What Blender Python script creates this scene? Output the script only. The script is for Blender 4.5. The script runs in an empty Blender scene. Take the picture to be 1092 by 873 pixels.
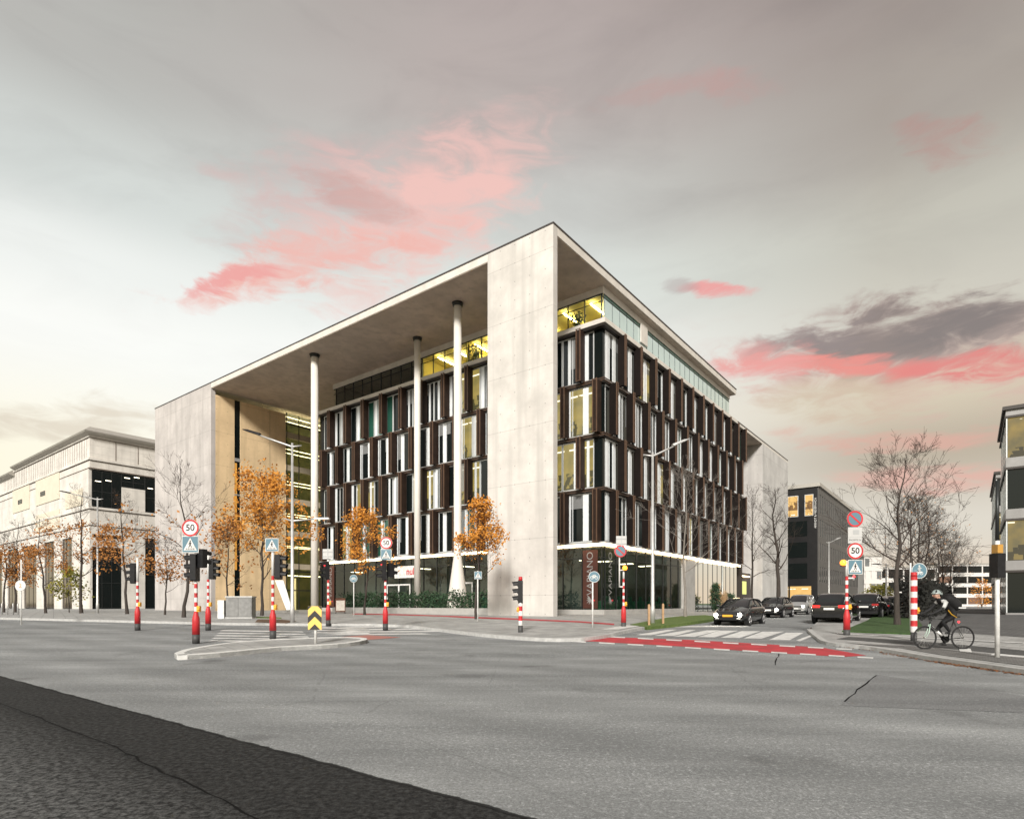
import bpy, bmesh, math, random
from mathutils import Vector, Matrix
R = math.radians
rnd = random.Random(7)
scene = bpy.context.scene
col = scene.collection

# ------------------------------------------------------------------ frame
F = 635.0; CX = 546.0; HY = 643.0; EYE = 1.5
def g(y):
    """height of the gently rising site at distance y"""
    if y < 16: return 0.0
    if y < 40: return 0.5 * (y - 16) / 24.0
    return 0.5
def P(px, py):
    """ground point seen at that place of the picture"""
    t = max((py - HY) / F, 1e-4)
    y = 1.5 / t
    if y > 16:
        y = 1.83333 / (t + 0.0208333)
        if y > 40: y = 1.0 / t
    return ((px - CX) / F * y, y)
def D(px, y): return ((px - CX) / F * y, y)

UR = (0.6101, 0.7923); UL = (-0.7926, 0.6097)
P0 = (2.77, 40.0)
ANG = math.atan2(UR[1], UR[0])
def W(b, a, o=P0): return (o[0] + UR[0]*b + UL[0]*a, o[1] + UR[1]*b + UL[1]*a)

# ------------------------------------------------------------------ materials
MATS = {}
def node(nt, t, **kw):
    n = nt.nodes.new(t)
    for k, v in kw.items(): setattr(n, k, v)
    return n
def mat(name, color, rough=0.7, metal=0.0, var=0.0, scale=3.0, bump=0.0, bscale=None, stretch=(1,1,1),
        emit=None, estr=0.0, spec=0.5, color2=None, coat=0.0, detail=6.0, sampled=True):
    if name in MATS: return MATS[name]
    m = bpy.data.materials.new(name); m.use_nodes = True; MATS[name] = m
    nt = m.node_tree; bs = nt.nodes['Principled BSDF']
    bs.inputs['Base Color'].default_value = (*color, 1)
    bs.inputs['Roughness'].default_value = rough
    bs.inputs['Metallic'].default_value = metal
    bs.inputs['Specular IOR Level'].default_value = spec
    bs.inputs['Coat Weight'].default_value = coat
    if emit:
        bs.inputs['Emission Color'].default_value = (*emit, 1)
        bs.inputs['Emission Strength'].default_value = estr
        if not sampled: m.cycles.emission_sampling = 'NONE'
    if var > 0 or color2 or bump > 0:
        tc = node(nt, 'ShaderNodeTexCoord'); mp = node(nt, 'ShaderNodeMapping')
        mp.inputs['Scale'].default_value = stretch
        nt.links.new(tc.outputs['Object'], mp.inputs['Vector'])
        nz = node(nt, 'ShaderNodeTexNoise'); nz.inputs['Scale'].default_value = scale; nz.inputs['Detail'].default_value = detail
        nz.inputs['Roughness'].default_value = 0.6
        nt.links.new(mp.outputs['Vector'], nz.inputs['Vector'])
        rp = node(nt, 'ShaderNodeValToRGB')
        c2 = color2 or tuple(min(1, c*(1+var)) for c in color)
        c1 = color if color2 else tuple(c*(1-var) for c in color)
        rp.color_ramp.elements[0].position = 0.3; rp.color_ramp.elements[1].position = 0.7
        rp.color_ramp.elements[0].color = (*c1, 1); rp.color_ramp.elements[1].color = (*c2, 1)
        nt.links.new(nz.outputs['Fac'], rp.inputs['Fac']); nt.links.new(rp.outputs['Color'], bs.inputs['Base Color'])
        if bump > 0:
            nb = node(nt, 'ShaderNodeTexNoise'); nb.inputs['Scale'].default_value = bscale or scale*6; nb.inputs['Detail'].default_value = 4
            nt.links.new(tc.outputs['Object'], nb.inputs['Vector'])
            bp = node(nt, 'ShaderNodeBump'); bp.inputs['Strength'].default_value = bump; bp.inputs['Distance'].default_value = 0.02
            nt.links.new(nb.outputs['Fac'], bp.inputs['Height']); nt.links.new(bp.outputs['Normal'], bs.inputs['Normal'])
    return m

def mathn(nt, op, a, b=None, c=None, clamp=False):
    n = node(nt, 'ShaderNodeMath', operation=op); n.use_clamp = clamp
    for i, v in enumerate((a, b, c)):
        if v is None: continue
        if isinstance(v, (int, float)): n.inputs[i].default_value = v
        else: nt.links.new(v, n.inputs[i])
    return n.outputs[0]
def mixc(nt, fac, a, b, mode='MIX'):
    n = node(nt, 'ShaderNodeMix', data_type='RGBA', blend_type=mode)
    n.clamp_factor = True
    for s, v in ((0, fac), (6, a), (7, b)):
        if isinstance(v, (int, float)): n.inputs[s].default_value = v
        elif isinstance(v, tuple): n.inputs[s].default_value = (*v, 1)
        else: nt.links.new(v, n.inputs[s])
    return n.outputs[2]

def concrete(name, base, axis='Y', holes=True, seams=True, joint=2.6, lift=3.9):
    """board-formed concrete: blotches, faint rain streaks, tie holes, pour joints"""
    m = bpy.data.materials.new(name); m.use_nodes = True; MATS[name] = m
    nt = m.node_tree; bs = nt.nodes['Principled BSDF']; bs.inputs['Roughness'].default_value = 0.85
    bs.inputs['Specular IOR Level'].default_value = 0.25
    tc = node(nt, 'ShaderNodeTexCoord'); sp = node(nt, 'ShaderNodeSeparateXYZ'); nt.links.new(tc.outputs['Object'], sp.inputs[0])
    h = sp.outputs[axis]; z = sp.outputs['Z' if axis != 'S' else 'Y']
    n1 = node(nt, 'ShaderNodeTexNoise'); n1.inputs['Scale'].default_value = 0.35; n1.inputs['Detail'].default_value = 8; n1.inputs['Roughness'].default_value = 0.65
    nt.links.new(tc.outputs['Object'], n1.inputs['Vector'])
    mp = node(nt, 'ShaderNodeMapping'); mp.inputs['Scale'].default_value = (1.3, 1.3, 0.08); nt.links.new(tc.outputs['Object'], mp.inputs['Vector'])
    n2 = node(nt, 'ShaderNodeTexNoise'); n2.inputs['Scale'].default_value = 1.0; n2.inputs['Detail'].default_value = 6
    nt.links.new(mp.outputs['Vector'], n2.inputs['Vector'])
    c = mixc(nt, mathn(nt, 'MULTIPLY_ADD', n1.outputs['Fac'], 2.2, -0.6, True), tuple(x*0.74 for x in base), tuple(x*1.12 for x in base))
    c = mixc(nt, mathn(nt, 'MULTIPLY_ADD', n2.outputs['Fac'], 3.0, -1.45, True), c, tuple(x*0.70 for x in base))
    def near(coord, period, off, w):
        f = mathn(nt, 'FRACT', mathn(nt, 'MULTIPLY_ADD', coord, 1.0/period, off))
        d = mathn(nt, 'ABSOLUTE', mathn(nt, 'SUBTRACT', f, 0.5))
        return mathn(nt, 'MULTIPLY', d, period), w
    if seams:
        d1, _ = near(h, joint, 0.5, 0); s1 = mathn(nt, 'LESS_THAN', d1, 0.012)
        d2, _ = near(z, lift, 0.1, 0); s2 = mathn(nt, 'LESS_THAN', d2, 0.02)
        s = mathn(nt, 'MAXIMUM', mathn(nt, 'MULTIPLY', s1, 0.16), mathn(nt, 'MULTIPLY', s2, 0.42))
        c = mixc(nt, s, c, tuple(x*0.45 for x in base))
    if holes:
        d1, _ = near(h, 1.3, 0.0, 0); d2, _ = near(z, 1.3, 0.3, 0)
        r2 = mathn(nt, 'ADD', mathn(nt, 'MULTIPLY', d1, d1), mathn(nt, 'MULTIPLY', d2, d2))
        c = mixc(nt, mathn(nt, 'MULTIPLY', mathn(nt, 'LESS_THAN', r2, 0.0016), 0.65), c, tuple(x*0.3 for x in base))
    nt.links.new(c, bs.inputs['Base Color'])
    nb = node(nt, 'ShaderNodeTexNoise'); nb.inputs['Scale'].default_value = 9; nb.inputs['Detail'].default_value = 5
    nt.links.new(tc.outputs['Object'], nb.inputs['Vector'])
    bp = node(nt, 'ShaderNodeBump'); bp.inputs['Strength'].default_value = 0.15; bp.inputs['Distance'].default_value = 0.02
    nt.links.new(nb.outputs['Fac'], bp.inputs['Height']); nt.links.new(bp.outputs['Normal'], bs.inputs['Normal'])
    return m

def asphalt(name, dark, light, grain=55.0, gstr=0.8, cracks=0.5, line=None):
    m = bpy.data.materials.new(name); m.use_nodes = True; MATS[name] = m
    nt = m.node_tree; bs = nt.nodes['Principled BSDF']
    tc = node(nt, 'ShaderNodeTexCoord')
    mp = node(nt, 'ShaderNodeMapping'); mp.inputs['Rotation'].default_value = (0, 0, R(20)); mp.inputs['Scale'].default_value = (0.16, 0.9, 1)
    nt.links.new(tc.outputs['Object'], mp.inputs['Vector'])
    n1 = node(nt, 'ShaderNodeTexNoise'); n1.inputs['Scale'].default_value = 0.9; n1.inputs['Detail'].default_value = 7; n1.inputs['Roughness'].default_value = 0.6
    nt.links.new(mp.outputs['Vector'], n1.inputs['Vector'])
    n0 = node(nt, 'ShaderNodeTexNoise'); n0.inputs['Scale'].default_value = 0.22; n0.inputs['Detail'].default_value = 8; n0.inputs['Roughness'].default_value = 0.7
    nt.links.new(tc.outputs['Object'], n0.inputs['Vector'])
    n2 = node(nt, 'ShaderNodeTexNoise'); n2.inputs['Scale'].default_value = grain; n2.inputs['Detail'].default_value = 5; n2.inputs['Roughness'].default_value = 0.75
    nt.links.new(tc.outputs['Object'], n2.inputs['Vector'])
    n2b = node(nt, 'ShaderNodeTexVoronoi'); n2b.inputs['Scale'].default_value = grain*1.1
    nt.links.new(tc.outputs['Object'], n2b.inputs['Vector'])
    c = mixc(nt, mathn(nt, 'MULTIPLY_ADD', n1.outputs['Fac'], 2.6, -0.8, True), dark, light)
    c = mixc(nt, mathn(nt, 'MULTIPLY_ADD', n0.outputs['Fac'], 2.4, -0.95, True), c, tuple((a*0.45+b*0.25) for a, b in zip(dark, light)))
    gr = mathn(nt, 'MULTIPLY', mathn(nt, 'MULTIPLY_ADD', n2.outputs['Fac'], 5.0, -2.1, True), gstr)
    c = mixc(nt, gr, c, tuple(x*0.25 for x in dark), 'MIX')
    n2c = node(nt, 'ShaderNodeTexNoise'); n2c.inputs['Scale'].default_value = grain*0.45; n2c.inputs['Detail'].default_value = 4; n2c.inputs['Roughness'].default_value = 0.8
    nt.links.new(tc.outputs['Object'], n2c.inputs['Vector'])
    c = mixc(nt, mathn(nt, 'MULTIPLY', mathn(nt, 'MULTIPLY_ADD', n2c.outputs['Fac'], 6.0, -3.2, True), gstr*0.8), c, tuple(min(1, x*1.9) for x in light))
    sp = mathn(nt, 'LESS_THAN', n2b.outputs['Distance'], 0.22)
    c = mixc(nt, mathn(nt, 'MULTIPLY', sp, 0.35*gstr), c, tuple(min(1, x*2.4) for x in light))
    if cracks > 0:
        nw = node(nt, 'ShaderNodeTexNoise'); nw.inputs['Scale'].default_value = 1.1; nw.inputs['Detail'].default_value = 6
        nt.links.new(tc.outputs['Object'], nw.inputs['Vector'])
        wv = mixc(nt, 0.22, tc.outputs['Object'], nw.outputs['Color'], 'ADD')
        vo = node(nt, 'ShaderNodeTexVoronoi', feature='DISTANCE_TO_EDGE'); vo.inputs['Scale'].default_value = 0.17
        nt.links.new(wv, vo.inputs['Vector'])
        n3 = node(nt, 'ShaderNodeTexNoise'); n3.inputs['Scale'].default_value = 0.3
        nt.links.new(tc.outputs['Object'], n3.inputs['Vector'])
        k = mathn(nt, 'MULTIPLY', mathn(nt, 'LESS_THAN', vo.outputs['Distance'], 0.0032), mathn(nt, 'GREATER_THAN', n3.outputs['Fac'], 0.5))
        c = mixc(nt, mathn(nt, 'MULTIPLY', k, cracks), c, (0.012, 0.012, 0.012))
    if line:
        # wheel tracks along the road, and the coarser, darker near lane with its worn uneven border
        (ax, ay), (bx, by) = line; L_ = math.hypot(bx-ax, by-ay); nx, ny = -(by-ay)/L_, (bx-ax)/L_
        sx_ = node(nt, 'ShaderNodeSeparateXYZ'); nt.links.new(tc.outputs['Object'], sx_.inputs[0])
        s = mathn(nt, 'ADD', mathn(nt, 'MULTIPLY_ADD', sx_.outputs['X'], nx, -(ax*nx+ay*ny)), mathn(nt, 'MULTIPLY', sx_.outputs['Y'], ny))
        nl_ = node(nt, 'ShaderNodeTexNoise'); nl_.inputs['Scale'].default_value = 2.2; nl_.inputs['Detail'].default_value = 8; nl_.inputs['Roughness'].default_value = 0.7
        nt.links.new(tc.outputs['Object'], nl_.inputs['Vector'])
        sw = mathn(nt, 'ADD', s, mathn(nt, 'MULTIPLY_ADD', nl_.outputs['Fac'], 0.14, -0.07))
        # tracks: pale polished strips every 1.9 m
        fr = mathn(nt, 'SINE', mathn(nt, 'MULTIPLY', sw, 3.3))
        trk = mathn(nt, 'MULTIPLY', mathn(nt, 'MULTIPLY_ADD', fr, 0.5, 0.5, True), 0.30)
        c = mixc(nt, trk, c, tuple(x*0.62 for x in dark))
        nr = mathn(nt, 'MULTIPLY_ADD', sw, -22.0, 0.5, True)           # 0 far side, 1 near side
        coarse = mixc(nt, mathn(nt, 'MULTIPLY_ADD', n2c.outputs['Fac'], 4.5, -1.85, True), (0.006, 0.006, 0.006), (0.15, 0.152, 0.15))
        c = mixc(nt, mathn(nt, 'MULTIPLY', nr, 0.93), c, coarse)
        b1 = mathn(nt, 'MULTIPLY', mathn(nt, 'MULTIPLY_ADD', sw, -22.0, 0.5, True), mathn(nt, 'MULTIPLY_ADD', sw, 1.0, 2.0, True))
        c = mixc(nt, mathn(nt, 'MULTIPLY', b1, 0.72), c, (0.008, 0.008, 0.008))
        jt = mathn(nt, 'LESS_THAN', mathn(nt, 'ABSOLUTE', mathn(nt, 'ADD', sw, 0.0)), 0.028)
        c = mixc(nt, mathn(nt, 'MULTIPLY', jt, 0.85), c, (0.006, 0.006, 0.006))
        st_ = node(nt, 'ShaderNodeTexNoise'); st_.inputs['Scale'].default_value = 0.55; st_.inputs['Detail'].default_value = 3
        nt.links.new(tc.outputs['Object'], st_.inputs['Vector'])
        c = mixc(nt, mathn(nt, 'MULTIPLY', mathn(nt, 'MULTIPLY_ADD', st_.outputs['Fac'], 9.0, -5.6, True), 0.42), c, (0.035, 0.034, 0.033))
    nt.links.new(c, bs.inputs['Base Color'])
    rr = mathn(nt, 'MULTIPLY_ADD', n1.outputs['Fac'], -0.25, 1.0)
    nt.links.new(rr, bs.inputs['Roughness']); bs.inputs['Specular IOR Level'].default_value = 0.12
    bp = node(nt, 'ShaderNodeBump'); bp.inputs['Strength'].default_value = 0.6; bp.inputs['Distance'].default_value = 0.01
    nt.links.new(n2.outputs['Fac'], bp.inputs['Height']); nt.links.new(bp.outputs['Normal'], bs.inputs['Normal'])
    return m

def paving(name, c1, c2, mortar, sx, sy, rot=0.0, ms=0.02):
    m = bpy.data.materials.new(name); m.use_nodes = True; MATS[name] = m
    nt = m.node_tree; bs = nt.nodes['Principled BSDF']; bs.inputs['Roughness'].default_value = 0.8
    tc = node(nt, 'ShaderNodeTexCoord'); mp = node(nt, 'ShaderNodeMapping'); mp.inputs['Rotation'].default_value = (0, 0, rot)
    nt.links.new(tc.outputs['Object'], mp.inputs['Vector'])
    b = node(nt, 'ShaderNodeTexBrick'); b.inputs['Scale'].default_value = 1; b.inputs['Brick Width'].default_value = sx; b.inputs['Row Height'].default_value = sy
    b.inputs['Mortar Size'].default_value = ms; b.inputs['Color1'].default_value = (*c1, 1); b.inputs['Color2'].default_value = (*c2, 1); b.inputs['Mortar'].default_value = (*mortar, 1)
    nt.links.new(mp.outputs['Vector'], b.inputs['Vector'])
    n = node(nt, 'ShaderNodeTexNoise'); n.inputs['Scale'].default_value = 1.2; n.inputs['Detail'].default_value = 8
    nt.links.new(tc.outputs['Object'], n.inputs['Vector'])
    c = mixc(nt, mathn(nt, 'MULTIPLY_ADD', n.outputs['Fac'], 2.4, -0.9, True), b.outputs['Color'], tuple(x*0.6 for x in c1))
    nt.links.new(c, bs.inputs['Base Color'])
    return m

def see_glass(name, tint=(0.8, 0.88, 0.85), refl=0.12, opac=0.0):
    """thin architectural glass: transparent, with a mirror reflection that grows at grazing angles"""
    m = bpy.data.materials.new(name); m.use_nodes = True; MATS[name] = m
    nt = m.node_tree; nt.nodes.clear()
    out = node(nt, 'ShaderNodeOutputMaterial'); tr = node(nt, 'ShaderNodeBsdfTransparent'); tr.inputs[0].default_value = (*tint, 1)
    gl = node(nt, 'ShaderNodeBsdfGlossy'); gl.inputs['Roughness'].default_value = 0.02; gl.inputs['Color'].default_value = (0.95, 1, 0.98, 1)
    lw = node(nt, 'ShaderNodeLayerWeight'); lw.inputs['Blend'].default_value = 0.12
    f = mathn(nt, 'MULTIPLY_ADD', lw.outputs['Fresnel'], 1.0, refl, True)
    mx = node(nt, 'ShaderNodeMixShader'); nt.links.new(f, mx.inputs[0]); nt.links.new(tr.outputs[0], mx.inputs[1]); nt.links.new(gl.outputs[0], mx.inputs[2])
    nt.links.new(mx.outputs[0], out.inputs[0])
    return m

def lit_room(name, c1, c2, dark, strength, scale, zper=4.23):
    """a lit room behind its pane: patchy warm light, darker shapes of people, shelves and desks"""
    m = bpy.data.materials.new(name); m.use_nodes = True; MATS[name] = m
    nt = m.node_tree; bs = nt.nodes['Principled BSDF']
    tc = node(nt, 'ShaderNodeTexCoord')
    mp = node(nt, 'ShaderNodeMapping'); mp.inputs['Scale'].default_value = (1, 1, 0.6)
    nt.links.new(tc.outputs['Object'], mp.inputs['Vector'])
    v = node(nt, 'ShaderNodeTexVoronoi'); v.distance = 'CHEBYCHEV'; v.inputs['Scale'].default_value = scale
    nt.links.new(mp.outputs['Vector'], v.inputs['Vector'])
    v2 = node(nt, 'ShaderNodeTexNoise'); v2.inputs['Scale'].default_value = 0.9; v2.inputs['Detail'].default_value = 3
    nt.links.new(tc.outputs['Object'], v2.inputs['Vector'])
    sz = node(nt, 'ShaderNodeSeparateXYZ'); nt.links.new(tc.outputs['Object'], sz.inputs[0])
    zf = mathn(nt, 'FRACT', mathn(nt, 'DIVIDE', sz.outputs['Z'], zper))
    sx = node(nt, 'ShaderNodeSeparateColor'); nt.links.new(v.outputs['Color'], sx.inputs[0])
    c = mixc(nt, mathn(nt, 'MULTIPLY_ADD', v2.outputs['Fac'], 2.2, -0.6, True), c1, c2)
    # desks and people fill the lower part of the room, lamps hang under its ceiling
    low = mathn(nt, 'MULTIPLY', mathn(nt, 'LESS_THAN', zf, mathn(nt, 'MULTIPLY_ADD', sx.outputs[0], 0.30, 0.08)), 0.85)
    c = mixc(nt, low, c, dark)
    lampm = mathn(nt, 'MULTIPLY', mathn(nt, 'GREATER_THAN', sx.outputs[2], 0.55), mathn(nt, 'MULTIPLY', mathn(nt, 'GREATER_THAN', zf, 0.80), mathn(nt, 'LESS_THAN', zf, 0.83)))
    c = mixc(nt, lampm, c, (2.0, 1.8, 1.3))
    nt.links.new(c, bs.inputs['Emission Color']); bs.inputs['Emission Strength'].default_value = strength
    bs.inputs['Base Color'].default_value = (0.02, 0.02, 0.02, 1); bs.inputs['Roughness'].default_value = 0.06
    m.cycles.emission_sampling = 'NONE'
    return m

# ------------------------------------------------------------------ mesh builder
class MB:
    def __init__(s): s.v = []; s.f = []; s.m = []; s.sm = []
    def add(s, vs, fs, m=0, sm=False):
        o = len(s.v); s.v += [tuple(v) for v in vs]
        for f in fs: s.f.append(tuple(i+o for i in f)); s.m.append(m); s.sm.append(sm)
    def box(s, x0, y0, z0, x1, y1, z1, m=0):
        if x1 < x0: x0, x1 = x1, x0
        if y1 < y0: y0, y1 = y1, y0
        if z1 < z0: z0, z1 = z1, z0
        s.add([(x0,y0,z0),(x1,y0,z0),(x1,y1,z0),(x0,y1,z0),(x0,y0,z1),(x1,y0,z1),(x1,y1,z1),(x0,y1,z1)],
              [(0,3,2,1),(4,5,6,7),(0,1,5,4),(1,2,6,5),(2,3,7,6),(3,0,4,7)], m)
        return s
    def tube(s, pts, rs, n=8, m=0, caps=True, sm=True):
        pts = [Vector(p) for p in pts]
        if isinstance(rs, (int, float)): rs = [rs]*len(pts)
        vs = []; fs = []
        prev = None
        for i, p in enumerate(pts):
            d = (pts[min(i+1, len(pts)-1)] - pts[max(i-1, 0)])
            if d.length < 1e-9: d = Vector((0,0,1))
            d.normalize()
            if prev is None:
                a = Vector((0,0,1)) if abs(d.z) < 0.9 else Vector((1,0,0))
                u = d.cross(a).normalized()
            else:
                u = (prev - d*prev.dot(d))
                if u.length < 1e-6: u = d.orthogonal()
                u.normalize()
            prev = u; w = d.cross(u)
            for k in range(n):
                t = 2*math.pi*k/n
                vs.append(p + (u*math.cos(t) + w*math.sin(t))*rs[i])
        for i in range(len(pts)-1):
            for k in range(n):
                a = i*n+k; b = i*n+(k+1)%n
                fs.append((a, b, b+n, a+n))
        s.add(vs, fs, m, sm)
        if caps:
            o = len(s.v) - len(vs)
            s.f.append(tuple(o+k for k in range(n))[::-1]); s.m.append(m); s.sm.append(False)
            s.f.append(tuple(o+len(vs)-n+k for k in range(n))); s.m.append(m); s.sm.append(False)
        return s
    def disc(s, cx, y, cz, r, m=0, n=28, r0=0.0):
        """flat disc or ring in the XZ plane looking to -Y"""
        if r0 <= 0:
            s.add([(cx + r*math.cos(2*math.pi*k/n), y, cz + r*math.sin(2*math.pi*k/n)) for k in range(n)], [tuple(range(n))], m)
        else:
            vs = []
            for k in range(n):
                c, q = math.cos(2*math.pi*k/n), math.sin(2*math.pi*k/n)
                vs += [(cx + r*c, y, cz + r*q), (cx + r0*c, y, cz + r0*q)]
            s.add(vs, [(2*k, (2*k+2) % (2*n), (2*k+3) % (2*n), 2*k+1) for k in range(n)], m)
        return s
    def poly(s, pts, y, m=0):
        """flat polygon in XZ plane"""
        s.add([(p[0], y, p[1]) for p in pts], [tuple(range(len(pts)))], m); return s
    def prism_xz(s, pts, y0, y1, m=0):
        n = len(pts)
        s.add([(p[0], y0, p[1]) for p in pts] + [(p[0], y1, p[1]) for p in pts],
              [tuple(range(n)), tuple(range(2*n-1, n-1, -1))] + [(i, i+n, (i+1) % n+n, (i+1) % n) for i in range(n)], m); return s
    def sphere(s, c, r, m=0, nu=12, nv=8, sc=(1,1,1)):
        vs = []; fs = []
        for j in range(nv+1):
            ph = math.pi*j/nv
            for i in range(nu):
                t = 2*math.pi*i/nu
                vs.append((c[0]+r*sc[0]*math.sin(ph)*math.cos(t), c[1]+r*sc[1]*math.sin(ph)*math.sin(t), c[2]+r*sc[2]*math.cos(ph)))
        for j in range(nv):
            for i in range(nu):
                a = j*nu+i; b = j*nu+(i+1) % nu
                fs.append((a, a+nu, b+nu, b))
        s.add(vs, fs, m, True); return s
    def xform(s, M, start=0):
        for i in range(start, len(s.v)): s.v[i] = tuple(M @ Vector(s.v[i]))
        return s
    def mesh(s, name, mats):
        me = bpy.data.meshes.new(name)
        me.from_pydata(s.v, [], s.f)
        for m in (mats if isinstance(mats, (list, tuple)) else [mats]): me.materials.append(m)
        me.polygons.foreach_set('material_index', s.m)
        me.polygons.foreach_set('use_smooth', s.sm)
        me.update()
        return me
    def build(s, name, mats, parent=None, loc=None, rz=0.0, clean=True):
        me = s.mesh(name, mats)
        if clean:
            bm = bmesh.new(); bm.from_mesh(me); bmesh.ops.remove_doubles(bm, verts=bm.verts, dist=1e-5) if False else None
            bmesh.ops.recalc_face_normals(bm, faces=bm.faces); bm.to_mesh(me); bm.free()
        o = bpy.data.objects.new(name, me); col.objects.link(o)
        if parent: o.parent = parent
        if loc: o.location = loc
        if rz: o.rotation_euler.z = rz
        return o

def tag(o, label=None, cat=None, group=None, kind=None):
    if label: o['label'] = label
    if cat: o['category'] = cat
    if group: o['group'] = group
    if kind: o['kind'] = kind
    return o
def empty(name, loc, rz=0.0, label=None, cat=None, group=None):
    o = bpy.data.objects.new(name, None); col.objects.link(o); o.location = loc; o.rotation_euler.z = rz
    o.empty_display_size = 0.3
    return tag(o, label, cat, group)
def copy_tree(o, parent=None):
    c = o.copy(); col.objects.link(c); c.parent = parent
    for ch in list(KIDS(o)): copy_tree(ch, c)
    return c
def KIDS(o): return [x for x in bpy.data.objects if x.parent == o]

def text_obj(name, s, size, m, parent, loc, rot=(R(90), 0, 0), depth=0.0, align='CENTER', bold=0.0, sx=1.0):
    cu = bpy.data.curves.new('t', 'FONT'); cu.body = s; cu.size = size; cu.extrude = depth; cu.align_x = align; cu.align_y = 'CENTER'; cu.offset = bold
    t = bpy.data.objects.new('t', cu); col.objects.link(t)
    dg = bpy.context.evaluated_depsgraph_get(); dg.update()
    me = bpy.data.meshes.new_from_object(t.evaluated_get(dg))
    bpy.data.objects.remove(t); bpy.data.curves.remove(cu)
    me.materials.clear(); me.materials.append(m)
    o = bpy.data.objects.new(name, me); col.objects.link(o); o.parent = parent; o.location = loc; o.rotation_euler = rot; o.scale = (sx, 1, 1)
    return o

def sheet(name, pts, m, lift=0.0, thick=0.0, kind='structure', label=None, cat=None, polys=None, sub=None):
    """ground polygon(s) following the terrain; thick > 0 makes a raised slab with real edges"""
    bm = bmesh.new()
    for pl in (polys or [pts]):
        a = 0
        for i in range(len(pl)):
            x0, y0 = pl[i][:2]; x1, y1 = pl[(i+1) % len(pl)][:2]; a += x0*y1-x1*y0
        if a < 0: pl = pl[::-1]
        vs = [bm.verts.new((p[0], p[1], 0)) for p in pl]
        bm.faces.new(vs)
    bmesh.ops.triangulate(bm, faces=bm.faces[:])
    for yc in (16.0, 40.0):
        bmesh.ops.bisect_plane(bm, geom=bm.verts[:]+bm.edges[:]+bm.faces[:], plane_co=(0, yc, 0), plane_no=(0, 1, 0))
    if thick > 0:
        r = bmesh.ops.extrude_face_region(bm, geom=bm.faces[:])
        top = {v for v in r['geom'] if isinstance(v, bmesh.types.BMVert)}
        for v in bm.verts:
            v.co.z = g(v.co.y) + lift - (0 if v in top else thick)
        bmesh.ops.recalc_face_normals(bm, faces=bm.faces)
    else:
        for v in bm.verts: v.co.z = g(v.co.y) + lift
        for f in bm.faces:
            f.normal_update()
            if f.normal.z < 0: f.normal_flip()
    me = bpy.data.meshes.new(name); bm.to_mesh(me); bm.free(); me.materials.append(m)
    o = bpy.data.objects.new(name, me); col.objects.link(o)
    return tag(o, label, cat, None, kind)

def ribbon(pts, w):
    """polygon pieces along a polyline of ground points, offset to the left by w"""
    out = []
    n = len(pts); off = []
    for i in range(n):
        a = Vector(pts[max(i-1, 0)][:2]); b = Vector(pts[min(i+1, n-1)][:2]); d = (b-a).normalized()
        q = Vector((-d.y, d.x))*w; off.append((pts[i][0]+q.x, pts[i][1]+q.y))
    for i in range(n-1): out.append([pts[i], pts[i+1], off[i+1], off[i]])
    return out
def smooth_pts(pts, k=4):
    out = []
    n = len(pts)
    for i in range(n-1):
        p0 = pts[max(i-1, 0)]; p1 = pts[i]; p2 = pts[i+1]; p3 = pts[min(i+2, n-1)]
        for j in range(k):
            t = j/k
            out.append(tuple(0.5*((2*p1[c]) + (-p0[c]+p2[c])*t + (2*p0[c]-5*p1[c]+4*p2[c]-p3[c])*t*t + (-p0[c]+3*p1[c]-3*p2[c]+p3[c])*t**3) for c in (0, 1)))
    out.append(tuple(pts[-1]))
    return out
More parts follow.
